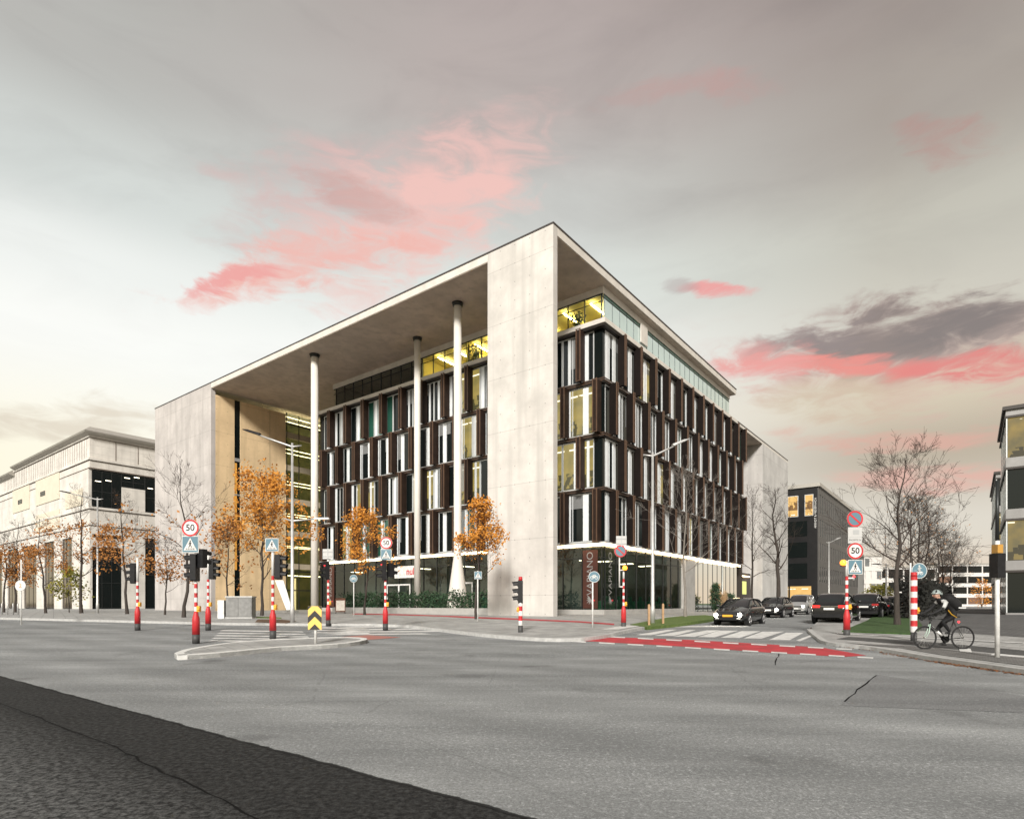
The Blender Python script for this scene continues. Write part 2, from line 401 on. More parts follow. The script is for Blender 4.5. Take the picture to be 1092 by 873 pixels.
# ------------------------------------------------------------------ material palette
C_PIER = concrete('concrete_front', (0.60, 0.575, 0.54), 'Y')
C_SIDE = concrete('concrete_side_warmlit', (0.74, 0.56, 0.34), 'X')  # golden base colour carries the warm light that falls on this wall
C_SOFF = concrete('concrete_soffit', (0.58, 0.49, 0.41), 'Y', holes=False, seams=False)
C_LEFT = concrete('concrete_left', (0.50, 0.47, 0.45), 'Y')
C_REAR = concrete('concrete_rear', (0.52, 0.50, 0.48), 'Y', joint=3.0)
M = dict(
 coping=mat('coping_metal', (0.09, 0.08, 0.08), 0.5, 0.4),
 fascia=mat('fascia_concrete', (0.60, 0.57, 0.52), 0.8, var=0.12, scale=1.0),
 colm=mat('column_paint', (0.66, 0.63, 0.58), 0.6, var=0.06, scale=0.7),
 brown=mat('fin_brown', (0.024, 0.014, 0.010), 0.6, 0.0, var=0.3, scale=2.0, spec=0.2),
 brownl=mat('fin_edge_brown', (0.10, 0.056, 0.034), 0.5, 0.1, var=0.2, scale=2.0),
 slab=mat('floor_edge_dark', (0.035, 0.028, 0.024), 0.5),
 alu=mat('pale_aluminium', (0.62, 0.64, 0.64), 0.4, 0.3, var=0.06),
 pale=mat('pale_panel', (0.70, 0.73, 0.74), 0.45, var=0.08, scale=2),
 steel=mat('galvanised_steel', (0.50, 0.50, 0.49), 0.45, 0.5, var=0.15, scale=3),
 gdark=mat('dark_glass', (0.006, 0.009, 0.009), 0.06, spec=0.4),
 ggreen=mat('green_glass', (0.02, 0.085, 0.06), 0.08, spec=0.9),
 gpale=mat('sky_coated_glass', (0.62, 0.75, 0.74), 0.14, 0.45, var=0.06, scale=0.6),
 black=mat('black_plastic', (0.010, 0.010, 0.011), 0.5, spec=0.3, var=0.4, scale=7),
 mull=mat('mullion_dark', (0.03, 0.033, 0.033), 0.4, 0.4),
 white=mat('white_paint', (0.48, 0.47, 0.45), 0.55, color2=(0.80, 0.80, 0.78), scale=4, detail=10),
 red=mat('signal_red_paint', (0.34, 0.018, 0.02), 0.5, color2=(0.60, 0.028, 0.035), scale=4, detail=10),
 blue=mat('sign_blue', (0.10, 0.19, 0.24), 0.4),
 grey=mat('sign_back_grey', (0.40, 0.41, 0.41), 0.5, 0.3),
 signblack=mat('sign_black', (0.02, 0.02, 0.02), 0.5),
 yellow=mat('chevron_yellow', (0.75, 0.50, 0.12), 0.5),
 amberlens=mat('amber_lens_lit', (0.9, 0.35, 0.05), 0.2, emit=(1.0, 0.24, 0.02), estr=1.9),
 amberbox=mat('amber_button_box', (0.8, 0.38, 0.03), 0.4),
 redlens=mat('red_lens_lit', (0.8, 0.03, 0.03), 0.2, emit=(1.0, 0.03, 0.04), estr=2.2),
 darklens=mat('unlit_lens', (0.05, 0.05, 0.05), 0.25),
 led=mat('warm_led_strip', (0.9, 0.85, 0.7), 0.4, emit=(1.0, 0.72, 0.40), estr=5.5),
 bark=mat('bark', (0.045, 0.036, 0.030), 0.9, var=0.35, scale=8, bump=0.3, stretch=(1,1,0.2)),
 twig=mat('twig', (0.040, 0.028, 0.022), 0.9),
 leafo=mat('orange_leaf', (0.38, 0.13, 0.015), 0.6, color2=(0.76, 0.35, 0.05), scale=5.5),
 leafb=mat('rust_leaf', (0.16, 0.055, 0.015), 0.65, color2=(0.58, 0.25, 0.05), scale=5.0),
 leafg=mat('green_yellow_leaf', (0.10, 0.13, 0.02), 0.6, color2=(0.32, 0.26, 0.03), scale=1.3),
 hedge=mat('hedge_leaf', (0.012, 0.035, 0.014), 0.6, color2=(0.04, 0.085, 0.04), scale=3),
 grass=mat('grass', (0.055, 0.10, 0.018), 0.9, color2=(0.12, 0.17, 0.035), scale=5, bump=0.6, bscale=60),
 grassd=mat('dark_grass', (0.018, 0.05, 0.010), 0.9, color2=(0.05, 0.10, 0.02), scale=5, bump=0.6, bscale=60),  # darker greens than the other grass
 soil=mat('leafy_soil', (0.06, 0.04, 0.03), 0.95, color2=(0.14, 0.075, 0.035), scale=12),
 wood=mat('stake_wood', (0.38, 0.24, 0.13), 0.8, var=0.2),
 paintw=mat('worn_road_paint', (0.45, 0.45, 0.44), 0.6, color2=(0.78, 0.78, 0.76), scale=4.0, detail=10),
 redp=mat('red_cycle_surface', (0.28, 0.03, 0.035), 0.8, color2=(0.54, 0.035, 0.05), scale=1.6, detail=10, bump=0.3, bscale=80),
 redfade=mat('faded_red_surface', (0.33, 0.12, 0.10), 0.8, color2=(0.40, 0.19, 0.16), scale=1.0),
 kerb=mat('granite_kerb', (0.40, 0.40, 0.39), 0.8, var=0.2, scale=6, bump=0.2),
)
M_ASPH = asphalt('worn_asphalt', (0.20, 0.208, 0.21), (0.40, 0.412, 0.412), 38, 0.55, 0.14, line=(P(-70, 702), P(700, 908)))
M_ASPHD = asphalt('coarse_dark_asphalt', (0.012, 0.012, 0.012), (0.050, 0.051, 0.049), 28, 1.0, 0.0)
M_PAVE = paving('concrete_slabs', (0.33, 0.33, 0.32), (0.40, 0.40, 0.39), (0.12, 0.12, 0.115), 0.6, 0.6, ANG, 0.012)
M_COBB = paving('granite_setts', (0.16, 0.155, 0.15), (0.24, 0.235, 0.225), (0.05, 0.05, 0.045), 0.18, 0.12, ANG, 0.014)
M_SEEG = see_glass('clear_glass', (0.82, 0.90, 0.86), 0.10)
M_SEED = see_glass('clear_dark_glass', (0.50, 0.56, 0.54), 0.08)
M_LIT = lit_room('lit_office', (0.58, 0.43, 0.11), (0.30, 0.25, 0.08), (0.05, 0.05, 0.02), 0.42, 2.6)
M_LITG = lit_room('lit_gold_room', (1.0, 0.62, 0.20), (0.85, 0.50, 0.15), (0.15, 0.06, 0.02), 0.55, 2.2)

# ------------------------------------------------------------------ camera
cam = bpy.data.cameras.new('camera'); co = bpy.data.objects.new('camera', cam); col.objects.link(co)
cam.sensor_width = 36; cam.sensor_fit = 'HORIZONTAL'; cam.lens = F/1092*36
cam.shift_y = (HY - 436.5)/1092; cam.clip_start = 0.05; cam.clip_end = 6000
co.location = (0, 0, EYE); co.rotation_euler = (R(90), 0, 0)
scene.camera = co

# ------------------------------------------------------------------ light
EXPO = 0.88
K = 1.0/2**EXPO
SUN_EL, SUN_AZ = 29.0, 188.0      # azimuth clockwise from +Y, where the sun stands
sd = Vector((math.sin(R(SUN_AZ))*math.cos(R(SUN_EL)), math.cos(R(SUN_AZ))*math.cos(R(SUN_EL)), math.sin(R(SUN_EL))))
sl = bpy.data.lights.new('sun', 'SUN'); sl.energy = 2.8; sl.angle = R(11); sl.color = (1.0, 0.955, 0.89)
so = bpy.data.objects.new('sun', sl); col.objects.link(so); so.rotation_euler = sd.to_track_quat('Z', 'Y').to_euler()
so.location = (0, -20, 40)

w = bpy.data.worlds.new('World'); scene.world = w; w.use_nodes = True
nt = w.node_tree; nt.nodes.clear()
out = node(nt, 'ShaderNodeOutputWorld')
tc = node(nt, 'ShaderNodeTexCoord'); sp = node(nt, 'ShaderNodeSeparateXYZ'); nt.links.new(tc.outputs['Generated'], sp.inputs[0])
DEG = 180/math.pi
az = mathn(nt, 'MULTIPLY', mathn(nt, 'ARCTAN2', sp.outputs['X'], sp.outputs['Y']), DEG)
el = mathn(nt, 'MULTIPLY', mathn(nt, 'ARCSINE', sp.outputs['Z']), DEG)
def lin(c): return tuple(((x/255)/12.92 if x/255 <= 0.04045 else ((x/255+0.055)/1.055)**2.4) for x in c)
def ramp(fac, stops):
    n = node(nt, 'ShaderNodeValToRGB'); e = n.color_ramp.elements
    n.color_ramp.interpolation = 'EASE'
    while len(e) < len(stops): e.new(0.5)
    for k, (p, c) in enumerate(stops): e[k].position = p; e[k].color = (*lin(c), 1)
    nt.links.new(fac, n.inputs['Fac']); return n.outputs['Color']
elf = mathn(nt, 'MULTIPLY', el, 1/60.0, None, True)
left = ramp(elf, [(0.0, (250, 238, 206)), (0.16, (253, 246, 222)), (0.34, (250, 250, 244)), (0.42, (238, 240, 235)), (0.50, (212, 216, 211)), (0.63, (180, 178, 172)), (0.80, (160, 158, 150)), (1.0, (146, 143, 137))])
midd = ramp(elf, [(0.0, (250, 240, 220)), (0.18, (244, 243, 234)), (0.36, (246, 247, 241)), (0.46, (224, 229, 222)), (0.56, (202, 202, 196)), (0.66, (186, 175, 169)), (0.80, (176, 163, 158)), (1.0, (154, 142, 139))])
right = ramp(elf, [(0.0, (232, 208, 184)), (0.10, (220, 212, 198)), (0.20, (188, 174, 152)), (0.28, (216, 202, 176)), (0.36, (208, 203, 188)), (0.46, (196, 192, 178)), (0.58, (166, 156, 145)), (0.72, (150, 136, 128)), (1.0, (134, 122, 118))])
f1 = mathn(nt, 'MULTIPLY_ADD', az, 1/28.0, 34/28.0, True)
f2 = mathn(nt, 'MULTIPLY_ADD', az, 1/26.0, -6/26.0, True)
sky = mixc(nt, f1, left, midd); sky = mixc(nt, f2, sky, right)
# thin cloud texture everywhere: streaks in a plane high above the street
dn = node(nt, 'ShaderNodeMapping'); dn.inputs['Scale'].default_value = (1, 1, 3.2)
nt.links.new(tc.outputs['Generated'], dn.inputs['Vector'])
nA = node(nt, 'ShaderNodeTexNoise'); nA.inputs['Scale'].default_value = 4.5; nA.inputs['Detail'].default_value = 9; nA.inputs['Roughness'].default_value = 0.58; nA.inputs['Distortion'].default_value = 0.5
nt.links.new(dn.outputs['Vector'], nA.inputs['Vector'])
nB = node(nt, 'ShaderNodeTexNoise'); nB.inputs['Scale'].default_value = 1.8; nB.inputs['Detail'].default_value = 6
nt.links.new(dn.outputs['Vector'], nB.inputs['Vector'])
nC = node(nt, 'ShaderNodeTexNoise'); nC.inputs['Scale'].default_value = 13.0; nC.inputs['Detail'].default_value = 8; nC.inputs['Roughness'].default_value = 0.62; nC.inputs['Distortion'].default_value = 0.8
nt.links.new(dn.outputs['Vector'], nC.inputs['Vector'])
high = mathn(nt, 'MULTIPLY_ADD', el, 1/25.0, -0.55, True)
sky = mixc(nt, mathn(nt, 'MULTIPLY', mathn(nt, 'MULTIPLY_ADD', nA.outputs['Fac'], 3.0, -1.35, True), mathn(nt, 'MULTIPLY', high, 0.30)), sky, lin((128, 120, 117)))
sky = mixc(nt, mathn(nt, 'MULTIPLY', mathn(nt, 'MULTIPLY_ADD', nB.outputs['Fac'], 3.0, -1.35, True), mathn(nt, 'MULTIPLY', high, 0.22)), sky, lin((214, 214, 208)))
# separate wisps for edges
sX = node(nt, 'ShaderNodeSeparateColor'); nt.links.new(nA.outputs['Color'], sX.inputs[0])
wa = mathn(nt, 'MULTIPLY_ADD', sX.outputs[0], 26.0, -13.0); wb = mathn(nt, 'MULTIPLY_ADD', sX.outputs[1], 13.0, -6.5)
def px_dir(x, y):
    u = (x-CX)/F; v = (HY-y)/F
    return math.degrees(math.atan(u)), math.degrees(math.atan(v/math.sqrt(1+u*u)))
def cloud(sky, x, y, rx, ry, rot, colr, amt, warp=1.0, soft=0.8):
    a0, e0 = px_dir(x, y)
    ra = abs(px_dir(x+rx, y)[0]-px_dir(x-rx, y)[0])/2; re = abs(px_dir(x, y+ry)[1]-px_dir(x, y-ry)[1])/2
    da = mathn(nt, 'ADD', mathn(nt, 'SUBTRACT', az, a0), mathn(nt, 'MULTIPLY', wa, warp*0.8))
    de = mathn(nt, 'ADD', mathn(nt, 'SUBTRACT', el, e0), mathn(nt, 'MULTIPLY', wb, warp*0.8))
    uu = (x-CX)/F; rot = rot - math.degrees(math.atan(math.tan(R(e0))*uu/math.sqrt(1+uu*uu)))*1.0
    c, s = math.cos(R(rot)), math.sin(R(rot))
    u = mathn(nt, 'MULTIPLY_ADD', da, c/ra, mathn(nt, 'MULTIPLY', de, s/ra))
    v = mathn(nt, 'MULTIPLY_ADD', da, -s/re, mathn(nt, 'MULTIPLY', de, c/re))
    d = mathn(nt, 'SQRT', mathn(nt, 'ADD', mathn(nt, 'MULTIPLY', u, u), mathn(nt, 'MULTIPLY', v, v)))
    mk = node(nt, 'ShaderNodeMapRange', interpolation_type='SMOOTHSTEP'); mk.inputs[1].default_value = 1.0+soft/2; mk.inputs[2].default_value = 1.0-soft
    mk.inputs[3].default_value = 0; mk.inputs[4].default_value = 1; nt.links.new(d, mk.inputs[0])
    # ragged edge: fine noise eats into the soft border of the mask
    e_ = mathn(nt, 'MULTIPLY_ADD', mathn(nt, 'SUBTRACT', nC.outputs['Fac'], 0.5), 1.7, mk.outputs[0])
    e2 = mathn(nt, 'MULTIPLY', mathn(nt, 'MULTIPLY_ADD', e_, 1.35, -0.18, True), mathn(nt, 'MULTIPLY_ADD', mk.outputs[0], 4.0, 0.0, True))
    tx = mathn(nt, 'MULTIPLY', mathn(nt, 'MULTIPLY_ADD', sX.outputs[2], 1.5, 0.22, True), mathn(nt, 'MULTIPLY_ADD', nC.outputs['Fac'], 2.6, -0.45, True))
    return mixc(nt, mathn(nt, 'MULTIPLY', mathn(nt, 'MULTIPLY', e2, tx), amt), sky, lin(colr))
sky = cloud(sky, 430, 205, 190, 75, 8, (216, 184, 178), 0.75, 0.9, 0.9)
sky = cloud(sky, 455, 235, 150, 70, 18, (242, 196, 186), 0.9, 0.9, 0.95)
sky = cloud(sky, 340, 283, 170, 24, 8, (240, 184, 172), 1.0, 0.6, 0.85)
sky = cloud(sky, 250, 292, 80, 9, 2, (238, 165, 158), 0.9, 0.5, 0.8)
sky = cloud(sky, 390, 215, 50, 20, -10, (198, 160, 152), 0.6, 0.8, 0.8)
sky = cloud(sky, 940, 385, 230, 52, 2, (214, 168, 158), 0.8, 0.7, 0.95)
sky = cloud(sky, 975, 362, 210, 50, 5, (166, 149, 139), 1.1, 0.6, 0.8)
sky = cloud(sky, 960, 356, 180, 30, 7, (144, 130, 121), 1.1, 0.9, 0.8)
sky = cloud(sky, 1030, 340, 90, 26, 10, (134, 123, 116), 0.9, 0.9, 0.8)
sky = cloud(sky, 850, 362, 70, 14, -6, (150, 136, 130), 0.9, 0.8, 0.8)
sky = cloud(sky, 870, 392, 150, 15, -3, (238, 146, 132), 0.95, 0.75, 0.8)
sky = cloud(sky, 1050, 394, 130, 18, 4, (228, 134, 124), 0.95, 0.5, 0.8)
sky = cloud(sky, 800, 388, 60, 30, 0, (236, 168, 160), 0.7, 0.6, 0.8)
sky = cloud(sky, 765, 313, 46, 8, 3, (238, 158, 152), 0.9, 0.35, 0.8)
sky = cloud(sky, 722, 313, 24, 8, 0, (176, 160, 156), 0.6, 0.35, 0.8)
sky = cloud(sky, 730, 105, 75, 18, 6, (196, 150, 142), 0.45, 0.5, 0.95)
sky = cloud(sky, 1000, 140, 75, 24, -10, (184, 138, 128), 0.5, 0.6, 0.95)
sky = cloud(sky, 945, 468, 120, 14, -4, (222, 168, 150), 0.8, 0.5, 0.9)
sky = cloud(sky, 1010, 510, 120, 16, -2, (228, 172, 156), 0.75, 0.5, 0.9)
sky = cloud(sky, 890, 425, 90, 22, 0, (206, 190, 160), 0.6, 0.4, 0.9)
sky = cloud(sky, 60, 450, 130, 30, 6, (222, 210, 190), 0.8, 0.6, 0.9)
# the half of the sky behind the camera, and below the horizon
K2 = K
bgc = mixc(nt, 1.0, sky, (K2, K2, K2), 'MULTIPLY')
bg = node(nt, 'ShaderNodeBackground'); nt.links.new(bgc, bg.inputs[0]); bg.inputs[1].default_value = 1.14
ns = node(nt, 'ShaderNodeTexSky'); ns.sky_type = 'NISHITA'; ns.sun_disc = False; ns.sun_elevation = R(SUN_EL); ns.sun_rotation = R(SUN_AZ)
ns.air_density = 1.0; ns.dust_density = 3.0
bg2 = node(nt, 'ShaderNodeBackground'); nt.links.new(ns.outputs[0], bg2.inputs[0]); bg2.inputs[1].default_value = 0.05
mxs = node(nt, 'ShaderNodeMixShader'); mxs.inputs[0].default_value = 0.12
nt.links.new(bg.outputs[0], mxs.inputs[1]); nt.links.new(bg2.outputs[0], mxs.inputs[2]); nt.links.new(mxs.outputs[0], out.inputs[0])

vs = scene.view_settings
scene.display_settings.display_device = 'sRGB'
vs.view_transform = 'Standard'; vs.look = 'None'; vs.exposure = EXPO; vs.gamma = 1; vs.use_curve_mapping = False
scene.render.engine = 'CYCLES'
cy = scene.cycles; cy.max_bounces = 6; cy.diffuse_bounces = 3; cy.glossy_bounces = 3; cy.transparent_max_bounces = 10; cy.transmission_bounces = 3
cy.caustics_reflective = False; cy.caustics_refractive = False; cy.use_denoising = True; cy.sample_clamp_indirect = 4.0

# ------------------------------------------------------------------ ground
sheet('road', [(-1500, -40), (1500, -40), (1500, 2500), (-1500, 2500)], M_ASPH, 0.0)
# the near lane was resurfaced with a darker, coarser asphalt; its seam wanders
edge = []
e0 = P(-70, 702); e1 = P(700, 908)
for i in range(61):
    t = i/60; x = e0[0]+(e1[0]-e0[0])*t; y = e0[1]+(e1[1]-e0[1])*t
    n = Vector((e1[0]-e0[0], e1[1]-e0[1])).normalized(); q = (-n.y, n.x)
    k = 0.012*math.sin(i*1.9)+0.012*math.sin(i*4.7+1)+rnd.uniform(-0.01, 0.01)
    edge.append((x+q[0]*k, y+q[1]*k))
near_lane = edge + [(60, -30), (-120, -30), (-120, edge[0][1])]

# tar line that seals the seam, and a rough crack inside the lane
def crack(name, pts, w, m, lift):
    pl = []
    for i in range(len(pts)-1):
        w0 = w*rnd.uniform(0.4, 1.3) if i else 0.002
        a, b = pts[i], pts[i+1]
        d = Vector((b[0]-a[0], b[1]-a[1])).normalized(); q = (-d.y*w/2, d.x*w/2); ww = rnd.uniform(0.5, 1.2)
        pl.append([(a[0]-q[0]*ww, a[1]-q[1]*ww), (b[0]-q[0]*ww, b[1]-q[1]*ww), (b[0]+q[0]*ww, b[1]+q[1]*ww), (a[0]+q[0]*ww, a[1]+q[1]*ww)])
    return sheet(name, None, m, lift, polys=pl)
M_TAR = mat('tar', (0.008, 0.008, 0.008), 0.95, spec=0.1)
def jitter_line(pa, pb, n, amp):
    a = P(*pa); b = P(*pb); out_ = []
    for i in range(n+1):
        t = i/n; out_.append((a[0]+(b[0]-a[0])*t+rnd.uniform(-amp, amp), a[1]+(b[1]-a[1])*t+rnd.uniform(-amp, amp)))
    return out_
crack('road_crack', jitter_line((0, 750), (120, 795), 14, 0.02)+jitter_line((122, 797), (275, 873), 16, 0.02), 0.022, M_TAR, 0.007)
crack('road_crack', jitter_line((830, 697), (826, 709), 5, 0.03), 0.03, M_TAR, 0.007)
crack('road_crack', jitter_line((934, 720), (900, 748), 8, 0.02), 0.03, M_TAR, 0.007)
sheet('asphalt_patch', [P(896, 752), P(935, 719), P(1092, 742), P(1092, 760)], asphalt('patched_asphalt', (0.17, 0.175, 0.178), (0.29, 0.296, 0.298), 45, 0.5, 0), 0.004)


def walk(name, pts_px, m, h=0.12, kerbm=True, smooth=None):
    pts = [P(*p) if p[1] < 5000 else p for p in pts_px]
    return sheet(name, pts, m, h, h+0.1)
# pavement round the corner of the main building
corner = smooth_pts([P(440, 669), P(505, 677), P(560, 682), P(605, 683.5), P(640, 680), P(662, 675), P(690, 669.5)], 4)
street_l = [W(b, -6.2) for b in (2, 12, 25, 45, 70, 110)]
corner_in = corner + street_l
back = [W(110, 5), W(0, 5), W(-3, 62), W(-8, 66)]
front_l = [P(0, 660), P(120, 663), P(240, 666), P(330, 667), P(400, 667)]
pav = corner + street_l + [W(110, 20), W(0, 90), W(-10, 90)] + front_l
sheet('pavement', pav, M_PAVE, 0.12, 0.3)
kl = [p for p in (front_l + corner)]
sheet('kerb', None, M['kerb'], 0.128, 0.3, polys=ribbon(kl + street_l, -0.22)) 
# grass verge with the lamp, stakes and young tree
sheet('grass_verge', [P(672, 668.5), P(690, 671.5), P(722, 668.2), P(756, 663.2), P(768, 660.5), P(752, 657.5), P(712, 660.5)], M['grass'], 0.15, 0.2)
# red tail-light trail laid as a strip on the pavement between cycle signs
trail_far = [P(376, 655.3), P(430, 656.3), P(500, 659.2), P(560, 661.6), P(620, 664.5), P(655, 667.2)]
trail_near = [P(655, 668.8), P(620, 666.0), P(560, 663.2), P(500, 660.8), P(430, 657.6), P(376, 656.4)]
sheet('red_trail_strip', None, M['redp'], 0.127, polys=[[trail_far[i], trail_far[i+1], trail_near[4-i], trail_near[5-i]] for i in range(5)])
# lighter slab at the crossing by the amber beacon
sheet('tactile_paving', [P(640, 674.2), P(660, 674), P(682, 670), P(668, 669.2)], mat('pale_slab', (0.55, 0.55, 0.53), 0.8, var=0.15, scale=8), 0.134)

# traffic island on the left with its chevron post
isl = smooth_pts([P(190, 703.5), P(235, 700.5), P(300, 694), P(360, 690.5), P(390, 686), P(384, 683), P(340, 683), P(262, 687), P(205, 695), P(186, 701)], 3)
sheet('traffic_island', isl, M_PAVE, 0.12, 0.3)
sheet('kerb', None, mat('pale_kerb', (0.62, 0.62, 0.60), 0.8, var=0.12, scale=6), 0.13, 0.3, polys=ribbon(isl + [isl[0]], 0.22))

# zebra crossing and cycle crossing over the side street
def quads(px): return [[P(*p) for p in q] for q in px]
bars = []
for (x0, x1, yb, tx0, tx1, yt) in [(697,718,677.6,733,742,671.6),(718,741,678.4,754,768,671.8),(744,762,679.0,767,787,672.2),(768.5,789,679.6,791,811,672.7),(793,812,680.4,813,836,673.2),(820,842,682.0,838,857,674.4),(678,694,676.8,712,722,671.2)]:
    bars.append([(x0, yb), (x1, yb+0.3), (tx1, yt), (tx0, yt)])
sheet('zebra_crossing', None, M['paintw'], 0.006, polys=quads(bars))
redp = [P(615, 682.6), P(655, 679.2), P(737, 682.0), P(820, 686.8), P(875, 690), P(924, 698.6), P(900, 700.2), P(820, 695.6), P(737, 689.6), P(650, 684.8)]
sheet('cycle_crossing', redp, M['redp'], 0.004)
dash = []
def dashes(p, q, n, th, fill=0.55):
    for i in range(n):
        t0 = i/n; t1 = (i+fill)/n
        x0 = p[0]+(q[0]-p[0])*t0; x1 = p[0]+(q[0]-p[0])*t1; y0 = p[1]+(q[1]-p[1])*t0; y1 = p[1]+(q[1]-p[1])*t1
        dash.append([(x0, y0), (x1, y1), (x1, y1+th), (x0, y0+th)])
dashes((650, 678.2), (922, 692.5), 9, 1.2)
dashes((608, 682.8), (945, 701.5), 11, 1.4)
dash += [[(849, 682.6), (853, 683.6), (873, 675.6), (869.5, 675.0)]]
dash += [[(716, 668.6), (797, 668.0), (799, 667.0), (735, 667.3)]]
sheet('lane_marking', None, M['paintw'], 0.008, polys=quads(dash))
# crossings on the left: two runs of stripes and a faded red cycle crossing
zl = []
for k in range(5):
    y = 671.5+k*2.7
    zl.append([(238-k*3, y), (322+k*3, y+1.4), (324+k*3, y+2.5), (234-k*3, y+1.0)])
for k in range(5):
    y = 664.6+k*2.6
    zl.append([(372+k*4-k*k*1.5, y+0.6), (486-k*9, y), (497-k*9, y+1.0), (366-k*6, y+1.9)])
for k in range(3):
    zl.append([(345-k*4, 668.5+k*2.6), (395, 670.0+k*2.2), (392, 671.2+k*2.2), (338-k*4, 669.5+k*2.6)])
zl.append([(436, 663.6), (520, 665.8), (516, 667.0), (432, 664.5)])
zl.append([(322, 680.5), (346, 683.0), (340, 684.6), (300, 681.6)])
sheet('zebra_crossing', None, M['paintw'], 0.006, polys=quads(zl))
sheet('cycle_crossing', [P(342, 680.6), P(392, 677.0), P(428, 679.4), P(392, 682.2)], M['redfade'], 0.010)

# right corner: kerb, dark cycle lane, slabs, setts and verge
cr = smooth_pts([P(876, 660.5), P(868, 668), P(866, 673), P(876, 681.5), P(888, 687.5), P(935, 693), P(1000, 704), P(1092, 717.5), P(1300, 748)], 4)
rp = cr + [(60, 14), (140, 40), W(140, -40), W(140, -16), W(60, -14.8), W(25, -14.8)]
sheet('pavement_right', rp, M_PAVE, 0.10, 0.3)
sheet('kerb', None, M['kerb'], 0.108, 0.3, polys=ribbon(cr[8:], -0.20))
sheet('cycle_lane', [P(892, 684), P(980, 691.5), P(1092, 703), P(1300, 722), P(1300, 712), P(1092, 697), P(980, 686.5), P(905, 681.6)], asphalt('dark_lane_asphalt', (0.085, 0.085, 0.083), (0.14, 0.14, 0.138), 45, 0.6, 0.2), 0.108)
sheet('sett_strip', [P(900, 688.5), P(960, 694.5), P(1000, 701.5), P(1092, 714.5), P(1300, 742), P(1300, 724), P(1092, 705), P(980, 693)], M_COBB, 0.112)
sheet('forecourt', [P(960, 673), P(1092, 682), P(1300, 700), (60, 18), (90, 60), (60, 100), D(985, 75), D(965, 45)], paving('block_paving', (0.10, 0.10, 0.10), (0.15, 0.15, 0.148), (0.04, 0.04, 0.04), 0.3, 0.15, R(0), 0.015), 0.106)
sheet('lane_marking', None, M['paintw'], 0.118, polys=quads([[(1022, 694.0), (1035, 695.5), (1036.5, 699.6), (1023.5, 698.6)][::-1], [(892, 677.8), (1092, 688.6), (1092, 689.4), (892, 678.5)], [(1060, 700.8), (1130, 706.5), (1130, 709), (1056, 702.6)]]))
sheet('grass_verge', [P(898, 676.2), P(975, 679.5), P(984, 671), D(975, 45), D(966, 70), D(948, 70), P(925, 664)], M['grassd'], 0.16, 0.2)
sheet('tree_pit', [P(272, 665.5), P(305, 667), P(316, 664.5), P(300, 662.6), P(275, 662.5)], M['soil'], 0.14, 0.2)
sheet('tree_pit', [P(240, 658.5), P(300, 660.5), P(300, 661.4), P(240, 660)], M['grass'], 0.15, 0.2)
# distant land closes the view under the buildings
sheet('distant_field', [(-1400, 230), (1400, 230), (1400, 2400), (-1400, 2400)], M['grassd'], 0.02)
# ------------------------------------------------------------------ main office building
GZ = 0.5 + 0.10
main = empty('office_building', (P0[0], P0[1], 0.5), ANG, 'large office framed by a tall concrete portal with brown sunshade fins, at the corner', 'building')
FH = 4.23; Z1 = 5.68; ZT = Z1 + 4*FH      # lit strip, top of the finned floors
FA, FB = 0.5, 7.69                        # facade planes
A1, B1 = 37.3, 43.2
def part(name, mb, mats, parent=main): return mb.build(name, mats, parent)

roof = MB().box(0, 0, 25.93, 39.4, 62.7, 26.5)
r = part('roof', roof, M['fascia'])
part('soffit', MB().box(0.04, 5.78, 25.88, 39.3, 47.44, 25.926).box(0.5, 0.06, 25.88, 39.3, 5.78, 25.926), C_SOFF, r)
part('coping', MB().box(-0.05, -0.05, 26.503, 39.45, 62.75, 26.60), M['coping'], r)
# pier: butts against the roof slab, 4 mm proud
part('pier', MB().box(-0.004, -0.004, -0.3, 0.50, 5.74, 26.498), C_PIER)
part('pier_base_joint', MB().box(0.503, 0.2, 0.1, 0.53, 5.5, 0.5), C_PIER)
# left block: front wall plus the deep inner side wall with its tall slot window
part('front_wall', MB().box(-0.004, 47.5, -0.3, 0.5, 62.704, 26.498), C_LEFT)
sw = MB().box(0.503, 47.5, -0.3, 2.78, 47.95, 25.3).box(3.5, 47.5, -0.3, 9.5, 47.95, 25.3)
part('side_wall', sw, C_SIDE)
part('side_wall_joint', MB().box(7.3, 47.494, 0, 7.33, 47.499, 25.3), M['coping'])
slot = MB().box(2.8, 47.62, 0, 3.48, 47.68, 18.4)
s_ = part('slot_window', MB().box(2.80, 47.60, -0.2, 3.48, 47.64, 25.3), M['gdark'])
sl_ = MB()
for z0, z1 in ((5.0, 9.4), (9.6, 13.9), (14.1, 17.8)): sl_.box(2.82, 47.56, z0, 3.1, 47.598, z1)
part('lit_pane', sl_, mat('slot_orange', (0.35, 0.16, 0.03), 0.2, emit=(1, .5, .1), estr=0.22, sampled=False), s_)
part('transom', MB().box(2.8, 47.52, 18.0, 3.48, 47.6, 18.4).box(2.8, 47.52, 13.92, 3.48, 47.6, 14.08).box(2.8, 47.52, 9.42, 3.48, 47.6, 9.58), M['steel'], s_)
part('back_wall', MB().box(39.0, 47.96, -0.2, 39.4, 62.7, 25.9).box(0.51, 62.2, -0.2, 39.0, 62.7, 25.9), C_LEFT)
